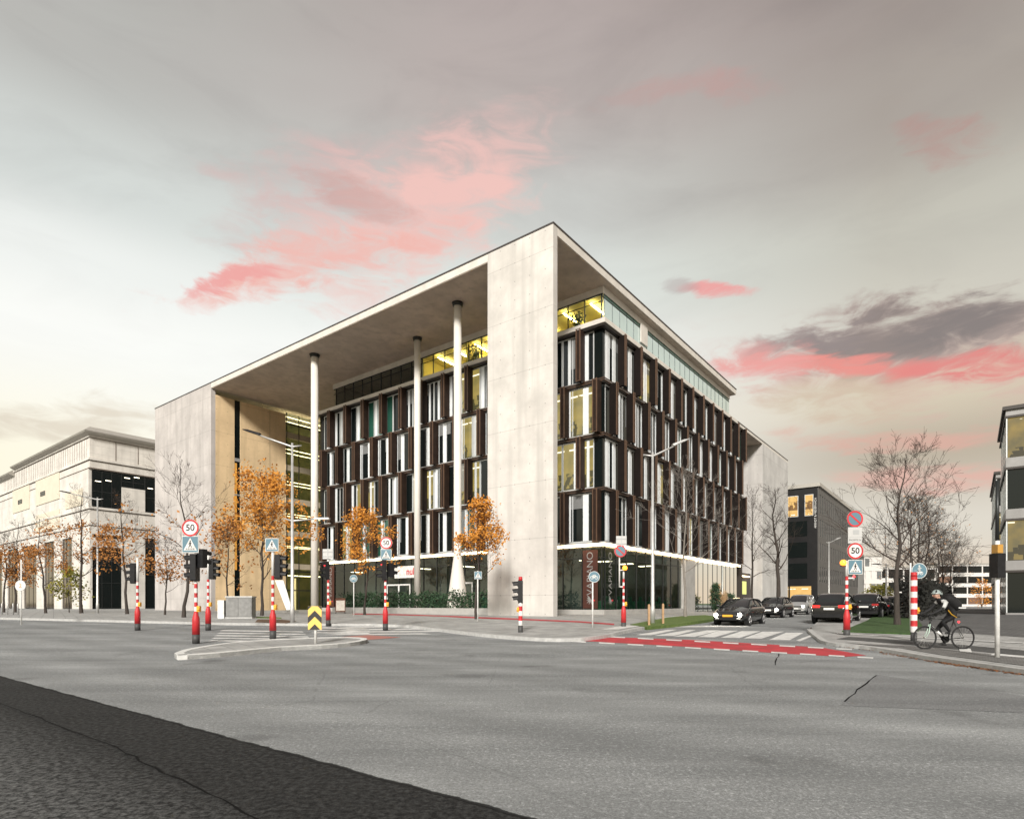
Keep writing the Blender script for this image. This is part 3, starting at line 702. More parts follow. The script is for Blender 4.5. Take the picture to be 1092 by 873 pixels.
# atrium glazing that continues the side wall
at = MB()
for k in range(1, 6): at.box(9.5, 47.45, Z1+(k-1)*FH-0.35+0.1, 30, 47.95, Z1+(k-1)*FH+0.45)
part('gallery_slab', at, mat('gallery_concrete', (0.42, 0.36, 0.26), 0.8, var=0.1))
am = MB()
for b in [9.55, 11.3, 13.1, 14.9, 16.7, 18.5, 20.3]: am.box(b, 47.40, 0, b+0.09, 47.47, 25.5)
am.box(9.5, 47.41, 2.6, 22, 47.46, 2.75).box(9.5, 47.41, 5.05, 22, 47.46, 5.2)
part('atrium_mullion', am, M['mull'])
ag = MB(); ag.add([(9.5, 47.5, 0), (22, 47.5, 0), (22, 47.5, 25.5), (9.5, 47.5, 25.5)], [(0, 1, 2, 3)])
part('atrium_glass', ag, M_SEED)
part('atrium_wall', MB().box(9.6, 52.0, 0, 30, 52.2, 25.5), mat('atrium_wall_paint', (0.30, 0.27, 0.12), 0.8, color2=(0.10, 0.13, 0.07), scale=0.5))
al = MB()
for k in range(5):
    for a in (48.7, 50.6): al.box(9.8, a, Z1+k*FH-0.62+3.4, 24, a+0.12, Z1+k*FH-0.56+3.4)
al.box(9.8, 49, 4.6, 24, 49.4, 4.7)
part('atrium_lamp', al, mat('atrium_light', (1, 1, 1), 0.5, emit=(1.0, 0.80, 0.42), estr=4.5))
eg = MB().box(10.0, 51.0, 0.1, 11.6, 51.05, 4.4).box(12.4, 51.0, 0.1, 13.2, 51.05, 4.4)
part('entrance_screen', eg, mat('entrance_glow', (0.75, 0.6, 0.3), 0.5, emit=(1, .78, .38), estr=0.9, sampled=False))

# tall round columns, each at its own place
for i, (b, a, rad) in enumerate(((1.82, 29.85, 0.36), (5.49, 18.94, 0.30), (3.0, 11.5, 0.32))):
    mb = MB()
    if i == 2: mb.tube([(b, a, -0.1), (b, a, 0.5), (b, a, 1.2), (b, a, 5.0), (b, a, 25.6)], [1.0, 0.95, 0.85, rad, rad], 20)
    else: mb.tube([(b, a, -0.1), (b, a, 25.6)], [rad, rad], 20)
    c = part('column', mb, M['colm'])
    part('column_head', MB().tube([(b, a, 25.6), (b, a, 25.879)], [rad+0.08, rad+0.16], 20), M['mull'], c)

# interior core and floors of the finned volume
core = MB().box(FB+5.5, FA+5.5, 0, B1-5, A1-1.5, 22.5)
part('core_wall', core, mat('core_paint', (0.10, 0.10, 0.09), 0.8, color2=(0.05, 0.06, 0.05), scale=0.4))
fl = MB()
fl.box(FB+0.12, FA+0.12, Z1+0.06, B1, A1, Z1+0.30)
fl.box(FB+0.12, FA+0.12, ZT-0.1, B1, A1, ZT+0.20)
part('floor_slab', fl, mat('inner_slab', (0.25, 0.24, 0.22), 0.8))
fe = MB()
for k in range(1, 4):
    z = Z1+k*FH
    fe.box(FB-0.10, FA-0.10, z-0.16, FB+0.10, A1, z+0.14); fe.box(FB+0.101, FA-0.10, z-0.16, B1, FA+0.10, z+0.14)
part('floor_edge', fe, M['slab'])
fe = MB()
for k in range(1, 4):
    z = Z1+k*FH
    for dz in (-0.11, 0.06):
        fe.box(FB-0.32, FA-0.32, z+dz, FB-0.24, A1, z+dz+0.05); fe.box(FB-0.24, FA-0.32, z+dz, B1, FA-0.24, z+dz+0.05)
part('walkway_rail', fe, M['brownl'])
# white ledge under the top floor
part('ledge', MB().box(FB-0.55, FA-0.50, ZT, FB+0.10, A1+0.3, ZT+0.36).box(FB+0.101, FA-0.50, ZT, B1+0.2, FA+0.10, ZT+0.36), M['fascia'])
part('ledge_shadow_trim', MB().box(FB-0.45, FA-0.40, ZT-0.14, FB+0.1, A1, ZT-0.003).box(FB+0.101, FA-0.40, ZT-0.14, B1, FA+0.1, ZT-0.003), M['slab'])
# lit strip over the ground floor
part('lit_strip', MB().box(FB-0.40, FA-0.40, Z1-0.22, FB-0.28, 36.9, Z1-0.02).box(FB-0.279, FA-0.40, Z1-0.22, 41.5, FA-0.28, Z1-0.02), M['led'])
part('canopy', MB().box(FB-0.42, FA-0.42, Z1-0.018, FB+0.1, 37.0, Z1+0.10).box(FB+0.101, FA-0.42, Z1-0.018, 41.6, FA+0.1, Z1+0.10).box(FB-0.27, FA-0.27, Z1-0.2, FB+0.1, 37.0, Z1-0.019), M['kerb'])

# window: one bay
def win_frame(n):
    mb = MB()
    H0, H1 = 0.16, FH-0.18
    for x0, x1 in ((0.02, 0.10), (2.86, 2.94)): mb.box(x0, -0.02, H0, x1, 0.10, H1)
    mb.box(0.10, -0.02, H1-0.10, 2.86, 0.09, H1); mb.box(0.10, -0.02, H0, 2.86, 0.09, H0+0.10)
    return mb
vent = [(0.15, 0.52, 1.25, 1.70), (1.10, 1.46, 2.30, 2.52), (0.55, 0.80, 1.95, 2.45)]
def make_window(parent, v, x, y, z, rz, pane_m):
    fr = WIN_F.copy() if WIN_F else None
    if fr is None: return None
    col.objects.link(fr); fr.parent = parent; fr.location = (x, y, z); fr.rotation_euler.z = rz
    p = bpy.data.objects.new('pane', PANE_ME[(v, pane_m)]); col.objects.link(p); p.parent = fr
    q = bpy.data.objects.new('vent_panel', VENT_ME[v]); col.objects.link(q); q.parent = fr
    if rr.random() < 0.4:
        q = bpy.data.objects.new('blind', BLIND_ME[rr.randrange(3)]); col.objects.link(q); q.parent = fr
    return fr
PANE_ME = {}; VENT_ME = {}
BLIND_ME = []
for k_, (xa, xb, zb_) in enumerate(((0.53, 1.20, 1.5), (1.75, 2.84, 2.6), (0.55, 2.2, 2.9))):
    mb = MB()
    z_ = zb_
    while z_ < FH-0.3: mb.box(xa, 0.006, z_, xb, 0.014, z_+0.065); z_ += 0.085
    BLIND_ME.append(mb.mesh('blind', mat('grey_blind', (0.22, 0.225, 0.225), 0.6)))
for v in range(3):
    a0, a1, b0, b1 = vent[v]
    mv = MB()
    mv.box(a0, -0.045, 0.27, a1, 0.05, FH-0.29); mv.box(b0, -0.045, 0.27, b1, 0.05, FH-0.29)
    mv.box(a1+0.16, -0.03, 0.27, a1+0.20, 0.05, FH-0.29)
    VENT_ME[v] = mv.mesh('vent_panel', M['pale'])
    for nm, mt in (('d', M['gdark']), ('g', M['ggreen']), ('l', M_LIT)):
        mb = MB().box(0.10, 0.02, 0.26, 2.86, 0.045, FH-0.28)
        if nm == 'l': mb = MB().box(0.10, 0.02, 0.26, 2.86, 0.045, FH-0.28)
        PANE_ME[(v, nm)] = mb.mesh('pane', mt)
WIN_F = bpy.data.objects.new('window', win_frame(0).mesh('window', M['alu']))

M['brownd'] = mat('fin_brown_shaded', (0.008, 0.005, 0.004), 0.7, var=0.3, scale=2.0, spec=0.15)  # darker copy of the fin colour, shade of the right facade put in
def sunshade_mesh(front):
    mb = MB()
    d = 0.80 if front else 0.72; w = 0.38 if front else 0.26; h = FH-0.22
    # two perforated side blades, two lighter edge posts, outer sheet, brackets
    mb.box(0, -d, 0, 0.045, -0.12, h, 0); mb.box(w-0.045, -d, 0, w, -0.12, h, 0)
    mb.box(-0.02, -d-0.07, -0.06, 0.06, -d-0.002, h+0.06, 1); mb.box(w-0.06, -d-0.07, -0.06, w+0.02, -d-0.002, h+0.06, 1)
    mb.box(0.062, -d-0.03, 0.05, w-0.062, -d-0.005, h-0.05, 0)
    for z in (-0.04, h-0.02):
        mb.box(0.062, -d-0.06, z, w-0.062, -d-0.034, z+0.06, 1)
        mb.box(0.0, -0.118, z, w, -0.06, z+0.06, 1)
        mb.box(w*0.5-0.02, -0.3, z, w*0.5+0.02, -0.119, z+0.04, 1)
    # slats in the outer sheet
    for k in range(13):
        z = 0.15+k*(h-0.3)/12
        mb.box(0.07, -d-0.045, z, w-0.07, -d-0.031, z+0.05, 0)
    return mb.mesh('sunshade', [M['brown'] if front else M['brownd'], M['brownl']])
SH = sunshade_mesh(True); SHR = sunshade_mesh(False)
rr = random.Random(3)
RZ_F = -math.pi/2     # front facade: local x runs along -a, outward is -b
for k in range(4):
    z = Z1+0.0+k*FH
    for i in range(12):
        pm = rr.choices(['d', 'g', 'l'], [7, 2.2, 1.3])[0]
        if i <= 1 and k in (1, 2): pm = 'l'
        make_window(main, rr.randrange(3), FB, FA+0.75+2.95*i+2.95, z, RZ_F, pm)
    for i in range(12):
        pm = rr.choices(['d', 'g', 'l'], [9, 1.0, 0.3])[0]
        make_window(main, rr.randrange(3), FB+0.35+2.95*i, FA, z, 0, pm)
    offf = 1.76 if k % 2 == 1 else 0.28
    offr = 2.2 if k % 2 == 1 else 0.75
    n_f = 0
    for i in range(13):
        a = offf+2.95*i
        if a > 36.9: continue
        o = bpy.data.objects.new('sunshade', SH); col.objects.link(o); o.parent = main
        o.location = (FB-0.05, a+0.62, z+0.10); o.rotation_euler.z = RZ_F; n_f += 1
    for i in range(12):
        o = bpy.data.objects.new('sunshade', SHR); col.objects.link(o); o.parent = main
        o.location = (FB+offr+2.95*i, FA-0.05, z+0.10)
# corner boxes
for k in range(4):
    cm = MB()
    z = Z1+k*FH
    cm.box(FB, FA+0.0, z+0.16, FB+0.34, FA+0.03, z+FH-0.18, 0); cm.box(FB, FA+0.031, z+0.16, FB+0.03, FA+0.74, z+FH-0.18, 0)
    part('corner_glazing', cm, M['gdark'])
    part('end_glazing', MB().box(FB, 36.2, z+0.16, FB+0.05, A1, z+FH-0.18), M['gdark'])
part('end_wall', MB().box(FB+0.1, A1, -0.1, B1-4, A1+0.3, ZT), M['gdark'])
part('rear_wall', MB().box(B1, FA, -0.1, B1+0.3, A1, ZT), M['slab'])

# top floor
top = MB().box(FB+0.5, FA+0.45, ZT+0.362, B1-4.3, 35.2, ZT+0.40)
part('top_floor', top, mat('carpet', (0.12, 0.11, 0.10), 0.9))
zt0, zt1 = ZT+0.37, 25.35
part('bulkhead', MB().box(FB+0.25, FA+0.1, zt1, FB+0.55, 35.4, 25.875).box(FB+0.551, FA+0.1, zt1, 38.9, FA+0.4, 25.875), M['fascia'])
tm = MB()
a = FA+0.25
k = 0
while a < 35.3:
    tm.box(FB+0.30, a, zt0, FB+0.40, a+0.07, zt1); a += 1.55
tm.box(FB+0.31, FA+0.2, zt1-0.08, FB+0.39, 35.3, zt1-0.002).box(FB+0.31, FA+0.2, zt1-0.62, FB+0.37, 35.3, zt1-0.57)
b = FB+0.55; bs_ = []
while b < 38.7: bs_.append(b); b += 1.28
tr = MB()
for b in bs_: tr.box(b, FA+0.13, zt0, b+0.03, FA+0.22, zt1)
tr.box(FB+0.45, FA+0.12, zt1-0.33, 38.8, FA+0.21, zt1-0.29)
part('top_mullion', tm, M['mull']); part('side_mullion', tr, M['mull'])
def gplane(y0=None, y1=None, x=None, x0=None, x1=None, y=None, z0=0, z1=1):
    q = [(x, y0, z0), (x, y1, z0), (x, y1, z1), (x, y0, z1)] if x is not None else [(x0, y, z0), (x1, y, z0), (x1, y, z1), (x0, y, z1)]
    return MB().add(q, [(0, 1, 2, 3)]) or None
t_ = MB(); t_.add([(FB+.35, FA+.2, zt0), (FB+.35, 35.2, zt0), (FB+.35, 35.2, zt1), (FB+.35, FA+.2, zt1)], [(0, 1, 2, 3)])
part('top_glass', t_, M_SEEG)
part('side_glass', MB().box(FB+0.5, FA+0.16, zt0, 38.8, FA+0.18, zt1-0.32), M['gpale'])
part('side_transom_glass', MB().box(FB+0.5, FA+0.16, zt1-0.318, 38.8, FA+0.18, zt1), M['ggreen'])
part('white_service_panel', MB().box(14.6, FA+0.02, zt0+0.8, 15.9, FA+0.12, zt1+0.1), M['fascia'])
part('ledge_upstand', MB().box(FB+0.36, FA+0.23, ZT+0.40, 38.8, FA+0.3, ZT+0.9), M['gdark'])
# rooms of the top floor
YW = mat('yellow_room_wall', (0.62, 0.50, 0.12), 0.8, var=0.1, scale=0.4)
part('room_wall', MB().box(FB+4.5, FA+1, ZT+0.41, FB+4.7, 21.0, 25.87).box(FB+0.6, 21.0, ZT+0.41, FB+4.7, 21.15, 25.87).box(FB+0.6, 9.3, ZT+0.41, FB+4.45, 9.4, 25.87).box(FB+0.6, 15.2, ZT+0.41, FB+4.45, 15.3, 25.87).box(FB+4.71, FA+0.5, ZT+0.41, FB+4.9, FA+1.2, 25.3), YW)
part('room_ceiling', MB().box(FB+0.56, FA+0.5, 25.40, FB+4.45, 20.9, 25.44), YW)
part('dark_room_wall', MB().box(FB+4.5, 21.2, ZT+0.41, FB+4.7, 35.2, 25.87).box(FB+0.5, 35.0, ZT+0.41, FB+4.45, 35.2, 25.87), mat('dark_room', (0.05, 0.06, 0.055), 0.8))
lm = MB()
for a in (2.0, 4.6, 7.2, 10.6, 12.8, 14.4, 16.8, 19.2): lm.box(FB+0.9, a, 25.12, FB+3.8, a+0.14, 25.17)
part('ceiling_lamp', lm, mat('office_light', (1, 1, 1), 0.5, emit=(1.0, 0.85, 0.50), estr=20))

def leaf_cloud(mb, pts, size, rng, per=6, spread=0.3, mi=0):
    for p in pts:
        for _ in range(per):
            c = Vector(p)+Vector((rng.gauss(0, spread), rng.gauss(0, spread), rng.gauss(0, spread*0.8)))
            u = Vector((rng.uniform(-1, 1), rng.uniform(-1, 1), rng.uniform(-1, 1))).normalized(); v = u.orthogonal().normalized()
            s = size*rng.uniform(0.6, 1.3)
            mb.add([c-u*s, c+v*s*0.6, c+u*s, c-v*s*0.6], [(0, 1, 2, 3)], mi)
for (a, b, hgt) in ((8.6, FB+1.0, 1.9), (14.6, FB+1.0, 1.8), (3.2, FB+0.9, 1.5)):
    rg = random.Random(int(a*10))
    pr = empty('potted_plant', (*W(b, a), 0.5+ZT+0.40), 0, {8.6: 'tall leafy plant behind the top-floor glass nearest the big pier', 14.6: 'leafy plant behind the top-floor glass between the two right columns', 3.2: 'small palm-like plant behind the top-floor glass at the building corner'}[a], 'plant', 'plants behind the top floor glass')
    MB().tube([(0, 0, 0), (0, 0, 0.45)], [0.16, 0.22], 12).build('pot', M['black'], pr)
    pm = MB(); pm.tube([(0, 0, 0.4), (0.03, 0, hgt)], [0.03, 0.015], 6)
    leaf_cloud(pm, [(rg.uniform(-.2, .2), rg.uniform(-.2, .2), 0.7+(hgt-0.6)*t/9) for t in range(10)], 0.17, rg, 16, 0.2)
    pm.build('leaves', mat('plant_green', (0.02, 0.05, 0.015), 0.5), pr)

# ground floor: plinth, glazing, doors, inside
part('plinth', MB().box(FB-0.3, FA-0.3, -0.3, FB+0.1, 36.9, 0.5).box(FB+0.101, FA-0.3, -0.3, 24.4, FA+0.1, 0.5), mat('plinth_concrete', (0.36, 0.35, 0.33), 0.8, var=0.12, scale=2))
gm = MB()
for i in range(21):
    a = FA+0.02+1.8*i
    gm.box(FB-0.06, a, 0.5, FB+0.06, a+0.07, Z1-0.2)
for i in range(10):
    b = FB+0.3+1.85*i
    if b < 23.5: gm.box(b, FA-0.06, 0.5, b+0.06, FA+0.06, Z1-0.2)
for i in range(10):
    b = 26.6+1.5*i
    if b < 41: gm.box(b, FA-0.03, 0.0, b+0.06, FA+0.06, Z1-0.2)
gm.box(FB-0.05, FA, 4.55, FB+0.05, 36.9, 4.62); gm.box(FB+0.06, FA-0.05, 4.55, 23.6, FA+0.05, 4.62)
part('ground_mullion', gm, M['mull'])
gg = MB()
for q in ([(FB, FA, .5), (FB, 36.9, .5), (FB, 36.9, Z1-.2), (FB, FA, Z1-.2)], [(FB+.01, FA, .5), (23.6, FA, .5), (23.6, FA, Z1-.2), (FB+.01, FA, Z1-.2)], [(26.6, FA, 0), (41.2, FA, 0), (41.2, FA, Z1-.2), (26.6, FA, Z1-.2)]): gg.add(q, [(0, 1, 2, 3)])
part('ground_glass', gg, M_SEED)
part('concrete_column', MB().box(23.9, FA-0.32, -0.2, 26.5, FA+0.5, Z1-0.201), mat('plinth_concrete', (0, 0, 0)))
part('inside_wall', MB().box(FB+3.5, FA+3.5, 0, FB+3.7, 36.9, Z1).box(FB+3.71, FA+3.5, 0, 42, FA+3.7, Z1), mat('inside_dark', (0.035, 0.045, 0.042), 0.7, color2=(0.09, 0.12, 0.11), scale=0.6))
il = MB()
for a in (3, 9.5, 16, 22, 28, 33): il.box(FB+1.2, a, 4.5, FB+2.6, a+0.35, 4.55)
for b in (11, 15, 19, 38.5): il.box(b, FA+1.2, 4.5, b+0.5, FA+2.4, 4.55)
part('inside_lamp', il, mat('inside_light', (1, 1, 1), 0.5, emit=(1.0, 0.85, 0.55), estr=5))
gp = MB()
for b in (27.6, 29.2, 31.0): gp.sphere((b, FA+0.9, 3.1), 0.32)
for b in (28.8, 33.5, 36.6): gp.box(b, FA+0.7, 1.0, b+0.12, FA+0.8, 4.3)
part('restaurant_lamp', gp, mat('restaurant_glow', (1, 1, 1), 0.5, emit=(1.0, 0.60, 0.22), estr=0.9))
gf = MB()
rg = random.Random(5)
for i in range(9):
    a = 6+3.4*i; gf.box(FB+1.2, a, 0.2, FB+1.9, a+0.7, 1.25, 0); gf.box(FB+1.3, a+0.9, 0.2, FB+1.7, a+1.25, 1.55, 0)
for i in range(7):
    b = 10+2.1*i; gf.box(b, FA+1.0, 0.2, b+0.7, FA+1.7, 1.2, 0); gf.box(b+0.9, FA+1.3, 0.2, b+1.2, FA+1.5, 1.6, 0)
part('restaurant_furniture', gf, mat('teal_chair', (0.02, 0.16, 0.09), 0.5, color2=(0.05, 0.22, 0.12), scale=0.3))
for a0, wd in ((22.2, 3.4), (13.9, 1.7)):
    dr = MB(); dr.box(FB-0.10, a0, 0.5, FB-0.062, a0+0.13, 2.95); dr.box(FB-0.10, a0+wd, 0.5, FB-0.062, a0+wd+0.13, 2.95); dr.box(FB-0.10, a0+0.131, 2.8, FB-0.062, a0+wd-0.001, 2.95)
    part('door_frame', dr, M['white'])
part('door_frame', MB().box(FB-0.10, 23.8, 0.5, FB-0.062, 24.0, 2.79), M['white'])
sg = part('shop_sign', MB().box(FB-0.12, 20.9, 3.55, FB-0.07, 24.5, 4.75), M['white'])
text_obj('lettering', 'nulo', 0.95, M['red'], sg, (FB-0.125, 21.9, 4.15), (R(90), 0, -math.pi/2), 0.004, bold=0.02)
# restaurant name banners: letters climb from bottom to top, with the pepper emblem under them
TERRA = mat('terracotta_banner', (0.045, 0.014, 0.008), 0.6, color2=(0.07, 0.02, 0.012), scale=2)
PALE = mat('banner_letter', (0.24, 0.24, 0.235), 0.5)
def banner(x, y, rotz, z0, z1, width, backing):
    e = bpy.data.objects.new('name_banner', None)
    mb = MB().box(-width/2, -0.02, z0, width/2, -0.005, z1) if backing else MB().box(-0.03, -0.012, z0, 0.03, -0.005, z0+0.05)
    bn = mb.build('name_banner', TERRA if backing else PALE, main); bn.location = (x, y, 0); bn.rotation_euler.z = rotz
    text_obj('lettering', 'VAPIANO', 0.80, PALE, bn, (0.0, -0.03, (z0+z1)/2+0.45), (R(90), -math.pi/2, 0), 0.003, bold=-0.004)
    em = MB()
    for k, (an, ln) in enumerate(((140, .45), (165, .4), (195, .42), (225, .5), (250, .5), (280, .45), (310, .4))):
        c, s = math.cos(R(an)), math.sin(R(an)); q = (-s*0.05, c*0.05)
        em.prism_xz([(0.05, z0+0.75), (0.05+c*ln*0.5+q[0], z0+0.75+s*ln*0.5+q[1]), (0.05+c*ln, z0+0.75+s*ln), (0.05+c*ln*0.5-q[0], z0+0.75+s*ln*0.5-q[1])], -0.032-0.001*k, -0.026)
    em.build('emblem', PALE, bn)
    MB().sphere((0.30, -0.035, z0+0.62), 0.10, nu=8, nv=6, sc=(1.6, .3, .8)).build('emblem_pepper', M['red'], bn)
    return bn
banner(FB-0.09, 1.55, RZ_F, 0.6, 5.2, 1.35, True)
banner(FB-0.09, 35.3, RZ_F, 0.6, 5.2, 1.3, True)
banner(FB+1.05, FA-0.09, 0, 0.6, 5.2, 1.2, False)

# rear recess between the two portals
part('recess_wall', MB().box(43.6, 1.5, -0.2, 50.6, 1.8, 5.0), M['slab'])
part('recess_window', MB().box(44.5, 1.44, 2.2, 48.5, 1.497, 3.9), mat('lit_green_room', (.1, .1, .05), .2, emit=(0.62, 0.66, 0.16), estr=0.7, sampled=False))
part('recess_lamp', MB().box(44.0, 1.3, 4.5, 49.5, 1.4, 4.62), M['led'])
# ------------------------------------------------------------------ rear wing: second, lower portal
wing = empty('rear_wing', (*W(0, 0), 0.5), ANG, 'lower concrete wing with its own portal roof behind the main office building', 'building')
wr = MB().box(40.0, -0.02, 22.45, 64.7, 24, 22.8)
r2 = wr.build('roof', M['fascia'], wing)
MB().box(40.05, 0.03, 22.42, 50.65, 23.9, 22.447).build('soffit', C_SOFF, r2)
MB().box(39.95, -0.06, 22.803, 64.75, 24.05, 22.9).build('coping', M['coping'], r2)
C_REARX = concrete('concrete_rear_side', (0.56, 0.55, 0.53), 'X', joint=3.0)
MB().box(50.7, 0.02, -0.3, 51.1, 24, 22.417).build('end_wall', C_REAR, wing)
MB().box(50.7, -0.024, -0.3, 64.704, 0.017, 22.447).build('street_wall', C_REARX, wing)
MB().box(64.2, 0.02, -0.3, 64.7, 24, 22.447).build('rear_wall', C_REARX, wing)
MB().box(46.0, 3.5, -0.3, 46.3, 23.9, 22.41).build('recessed_glazing', M['gdark'], wing)
d_ = MB().box(50.62, 5.3, -0.1, 50.69, 7.3, 3.0).build('door', M['gdark'], wing)
MB().box(50.55, 5.2, 3.0, 50.69, 7.4, 3.12).build('door_canopy', M['slab'], d_)

# ------------------------------------------------------------------ left: white stone office with metal eaves
lo = D(95.7, 92.0)
lb = empty('stone_office', (lo[0], lo[1], 0.5), ANG, 'white stone office with overhanging grey metal eaves behind the row of orange trees', 'building')
ST = concrete('white_stone', (0.68, 0.65, 0.60), 'Y', holes=False, joint=1.6, lift=1.25)
STX = concrete('white_stone_side', (0.68, 0.65, 0.60), 'X', holes=False, joint=1.6, lift=1.25)
STB = mat('cream_cladding', (0.64, 0.58, 0.47), 0.7, var=0.06, scale=0.6)
EAVE = mat('eaves_metal', (0.42, 0.40, 0.36), 0.45, 0.3, var=0.08)
LINE = mat('shadow_joint', (0.12, 0.08, 0.06), 0.8)
def Lz(py, dep=92.0): return (HY-py)/F*dep+1.0    # height above that building's ground at the corner
zE = Lz(462); z1_ = Lz(472); z2_ = Lz(490); z3_ = Lz(499); z4_ = Lz(540); z5_ = Lz(549); z6_ = Lz(556); z7_ = Lz(569); z8_ = Lz(582)
LX, LY = 40, 75
# body walls with real openings on the two street faces: built as piers, bands and infill
b_ = MB()
b_.box(0.6, 0.6, -0.3, LX, LY, zE-1.0)
b_.build('inner_body', M['gdark'], lb)
wf = MB()   # right-hand face (runs along +x), thickness in y: -0.0..0.55
wf.box(0, 0, z3_, LX, 0.55, zE-0.6); wf.box(0, 0, z7_+0.02, 10.5, 0.55, z4_)
for x0, x1 in ((0, 0.35), (4.4, 7.8), (14.5, 18), (24.5, 28), (34.5, LX)): wf.box(x0, -0.003, -0.3, x1, 0.55, z4_+0.1 if x0 > 11 else z7_+0.02)
wf.box(4.4, 0.003, z4_+0.1, 7.8, 0.55, z4_+0.62*(z3_-z4_))
wf.box(0.35, 0.002, z8_, 4.4, 0.55, z8_+1.4).box(10.5, 0.001, z6_, LX, 0.55, z4_)
wf.build('right_wall', STX, lb)
wl = MB()
wl.box(0.0, 0.551, z5_, 0.55, LY, zE-0.6)
for y0, y1 in ((0.551, 8.0), (13, 17), (22.5, 27), (35, 39), (46, 50), (57, LY)): wl.box(0.002, y0, -0.3, 0.55, y1, z5_-0.002)
wl.box(0.001, 8, z7_, 0.55, LY, z5_-0.003)
wl.build('left_wall', ST, lb)
# projecting bands and thin shadow joints
bd = MB()
for z in (z1_+0.9, z2_, z4_-0.3): 
    bd.box(-0.22, -0.22, z, LX, -0.005, z+0.34); bd.box(-0.22, -0.004, z, -0.005, LY, z+0.34)
bd.box(-0.15, -0.15, z6_-0.5, LX, -0.005, z6_-0.15); bd.box(-0.15, -0.004, z6_-0.5, -0.005, LY, z6_-0.15)
bd.build('stone_band', ST, lb)
jn = MB()
for z in (z1_+0.82, z2_-0.1, z3_+0.05, z4_-0.4, z6_-0.6): jn.box(-0.06, -0.06, z, LX, -0.006, z+0.09); jn.box(-0.06, -0.005, z, -0.006, LY, z+0.09)
for i in range(9): jn.box(3.5+3.2*i, -0.05, z2_+0.5, 3.56+3.2*i, -0.006, z1_+0.8)
for i in range(44): jn.box(-0.03, 1.2+1.1*i, z2_+0.5, -0.006, 1.24+1.1*i, z1_+0.8)
jn.build('shadow_joint', LINE, lb)
cl = MB()
for (y0, y1, za, zb) in ((14, 27, z3_-3.2, z3_+1.6), (3, 11, z4_+0.6, z4_+3.2), (14, 27, z4_-2.2, z4_+1.0), (31, 42, z3_-3.2, z3_+1.2)):
    cl.box(-0.12, y0, za, -0.01, y1, zb)
cl.build('cream_panel', STB, lb)
# eaves: sloped metal, stepped at the far end
def eave(x0, y0, x1, y1, z, name='roof'):
    mb = MB(); o_ = 2.0
    prof_z = (z-0.1, z+0.25, z+1.75)
    return mb
rf = MB()
def eave_seg(mb, y0, y1, dz):
    # along the left face: cross-section in x,z
    sec = [(-2.2, zE+dz), (-2.3, zE+0.35+dz), (-0.4, zE+1.9+dz), (3.0, zE+1.9+dz), (3.0, zE-0.7+dz), (0.6, zE-0.7+dz)]
    n = len(sec)
    mb.add([(p[0], y0, p[1]) for p in sec]+[(p[0], y1, p[1]) for p in sec], [tuple(range(n)), tuple(range(2*n-1, n-1, -1))]+[(i, (i+1) % n, (i+1) % n+n, i+n) for i in range(n)])
# corner hip + right eave
xs = [(-2.2, -2.2), (LX, -2.2)]
sec = [(0.9, 0.0), (1.0, 0.22), (0.0, 1.05), (-3.0, 1.05), (-3.0, -0.7), (-0.6, -0.7)]
vsR = [(-d, -d, zE+h) for d, h in sec]; vsE = [(LX, -d, zE+h) for d, h in sec]; vsL = [(-d, 40.0, zE+h) for d, h in sec]
n = 6
rf.add(vsR+vsE, [(i, (i+1) % n, (i+1) % n+n, i+n) for i in range(n)]+[tuple(range(n, 2*n))])
rf.add(vsR+vsL, [(i, i+n, (i+1) % n+n, (i+1) % n) for i in range(n)]+[tuple(range(n, 2*n))])
for (y0, y1, dz) in ((41, 58, -0.9), (59, 75, -1.5)):
    vA = [(-d, y0, zE+h+dz) for d, h in sec]; vB = [(-d, y1, zE+h+dz) for d, h in sec]
    rf.add(vA+vB, [tuple(range(n)), tuple(range(2*n-1, n-1, -1))]+[(i, i+n, (i+1) % n+n, (i+1) % n) for i in range(n)])
rfo = rf.build('roof', EAVE, lb)
MB().box(0.1, 0.1, zE-0.7, LX, 40, zE-0.55).build('eaves_soffit', mat('eaves_wood', (0.25, 0.15, 0.09), 0.7), rfo)
vt = MB()
vt.tube([(2, 58, zE), (2, 75, zE)], [9, 9], 24)
vo = MB()
arc = [(12*math.cos(math.pi*k/16)+16, 4.8*math.sin(math.pi*k/16)+zE) for k in range(17)]
nA_ = len(arc); vo.add([(p[0], 44, p[1]) for p in arc]+[(p[0], 72, p[1]) for p in arc], [tuple(range(nA_)), tuple(range(2*nA_-1, nA_-1, -1))]+[(i, i+1, i+1+nA_, i+nA_) for i in range(nA_-1)]+[(0, nA_, 2*nA_-1, nA_-1)], 0, False)
vo.build('barrel_roof', EAVE, lb)
# windows of that building
def stone_window(x, y, z, w, h, face, nm=3, lit=False, mt=None):
    fr = MB()
    t = 0.09
    for i in range(nm+1): fr.box(i*w/nm-t/2, -0.04, 0, i*w/nm+t/2, 0.04, h)
    fr.box(t/2, -0.035, h-t, w-t/2, 0.035, h); fr.box(t/2, -0.035, 0, w-t/2, 0.035, t); fr.box(t/2, -0.03, h*0.42, w-t/2, 0.03, h*0.42+t)
    o = fr.build('window', M['mull'], lb, (x, y, z), 0 if face == 'R' else -math.pi/2)
    MB().box(0.01, 0.0, 0.01, w-0.01, 0.02, h-0.01).build('pane', mt or M['gdark'], o)
    if lit:
        lmb = MB()
        for i in range(int(w/1.4)): lmb.box(0.4+1.4*i, -0.012, h*0.70+0.3*(i % 3), 0.4+1.4*i+0.8, -0.004, h*0.70+0.12+0.3*(i % 3))
        lmb.build('ceiling_light', mat('far_ceiling_light', (1, 1, 1), 0.5, emit=(1, 0.85, 0.6), estr=1.6, sampled=False), o)
    return o
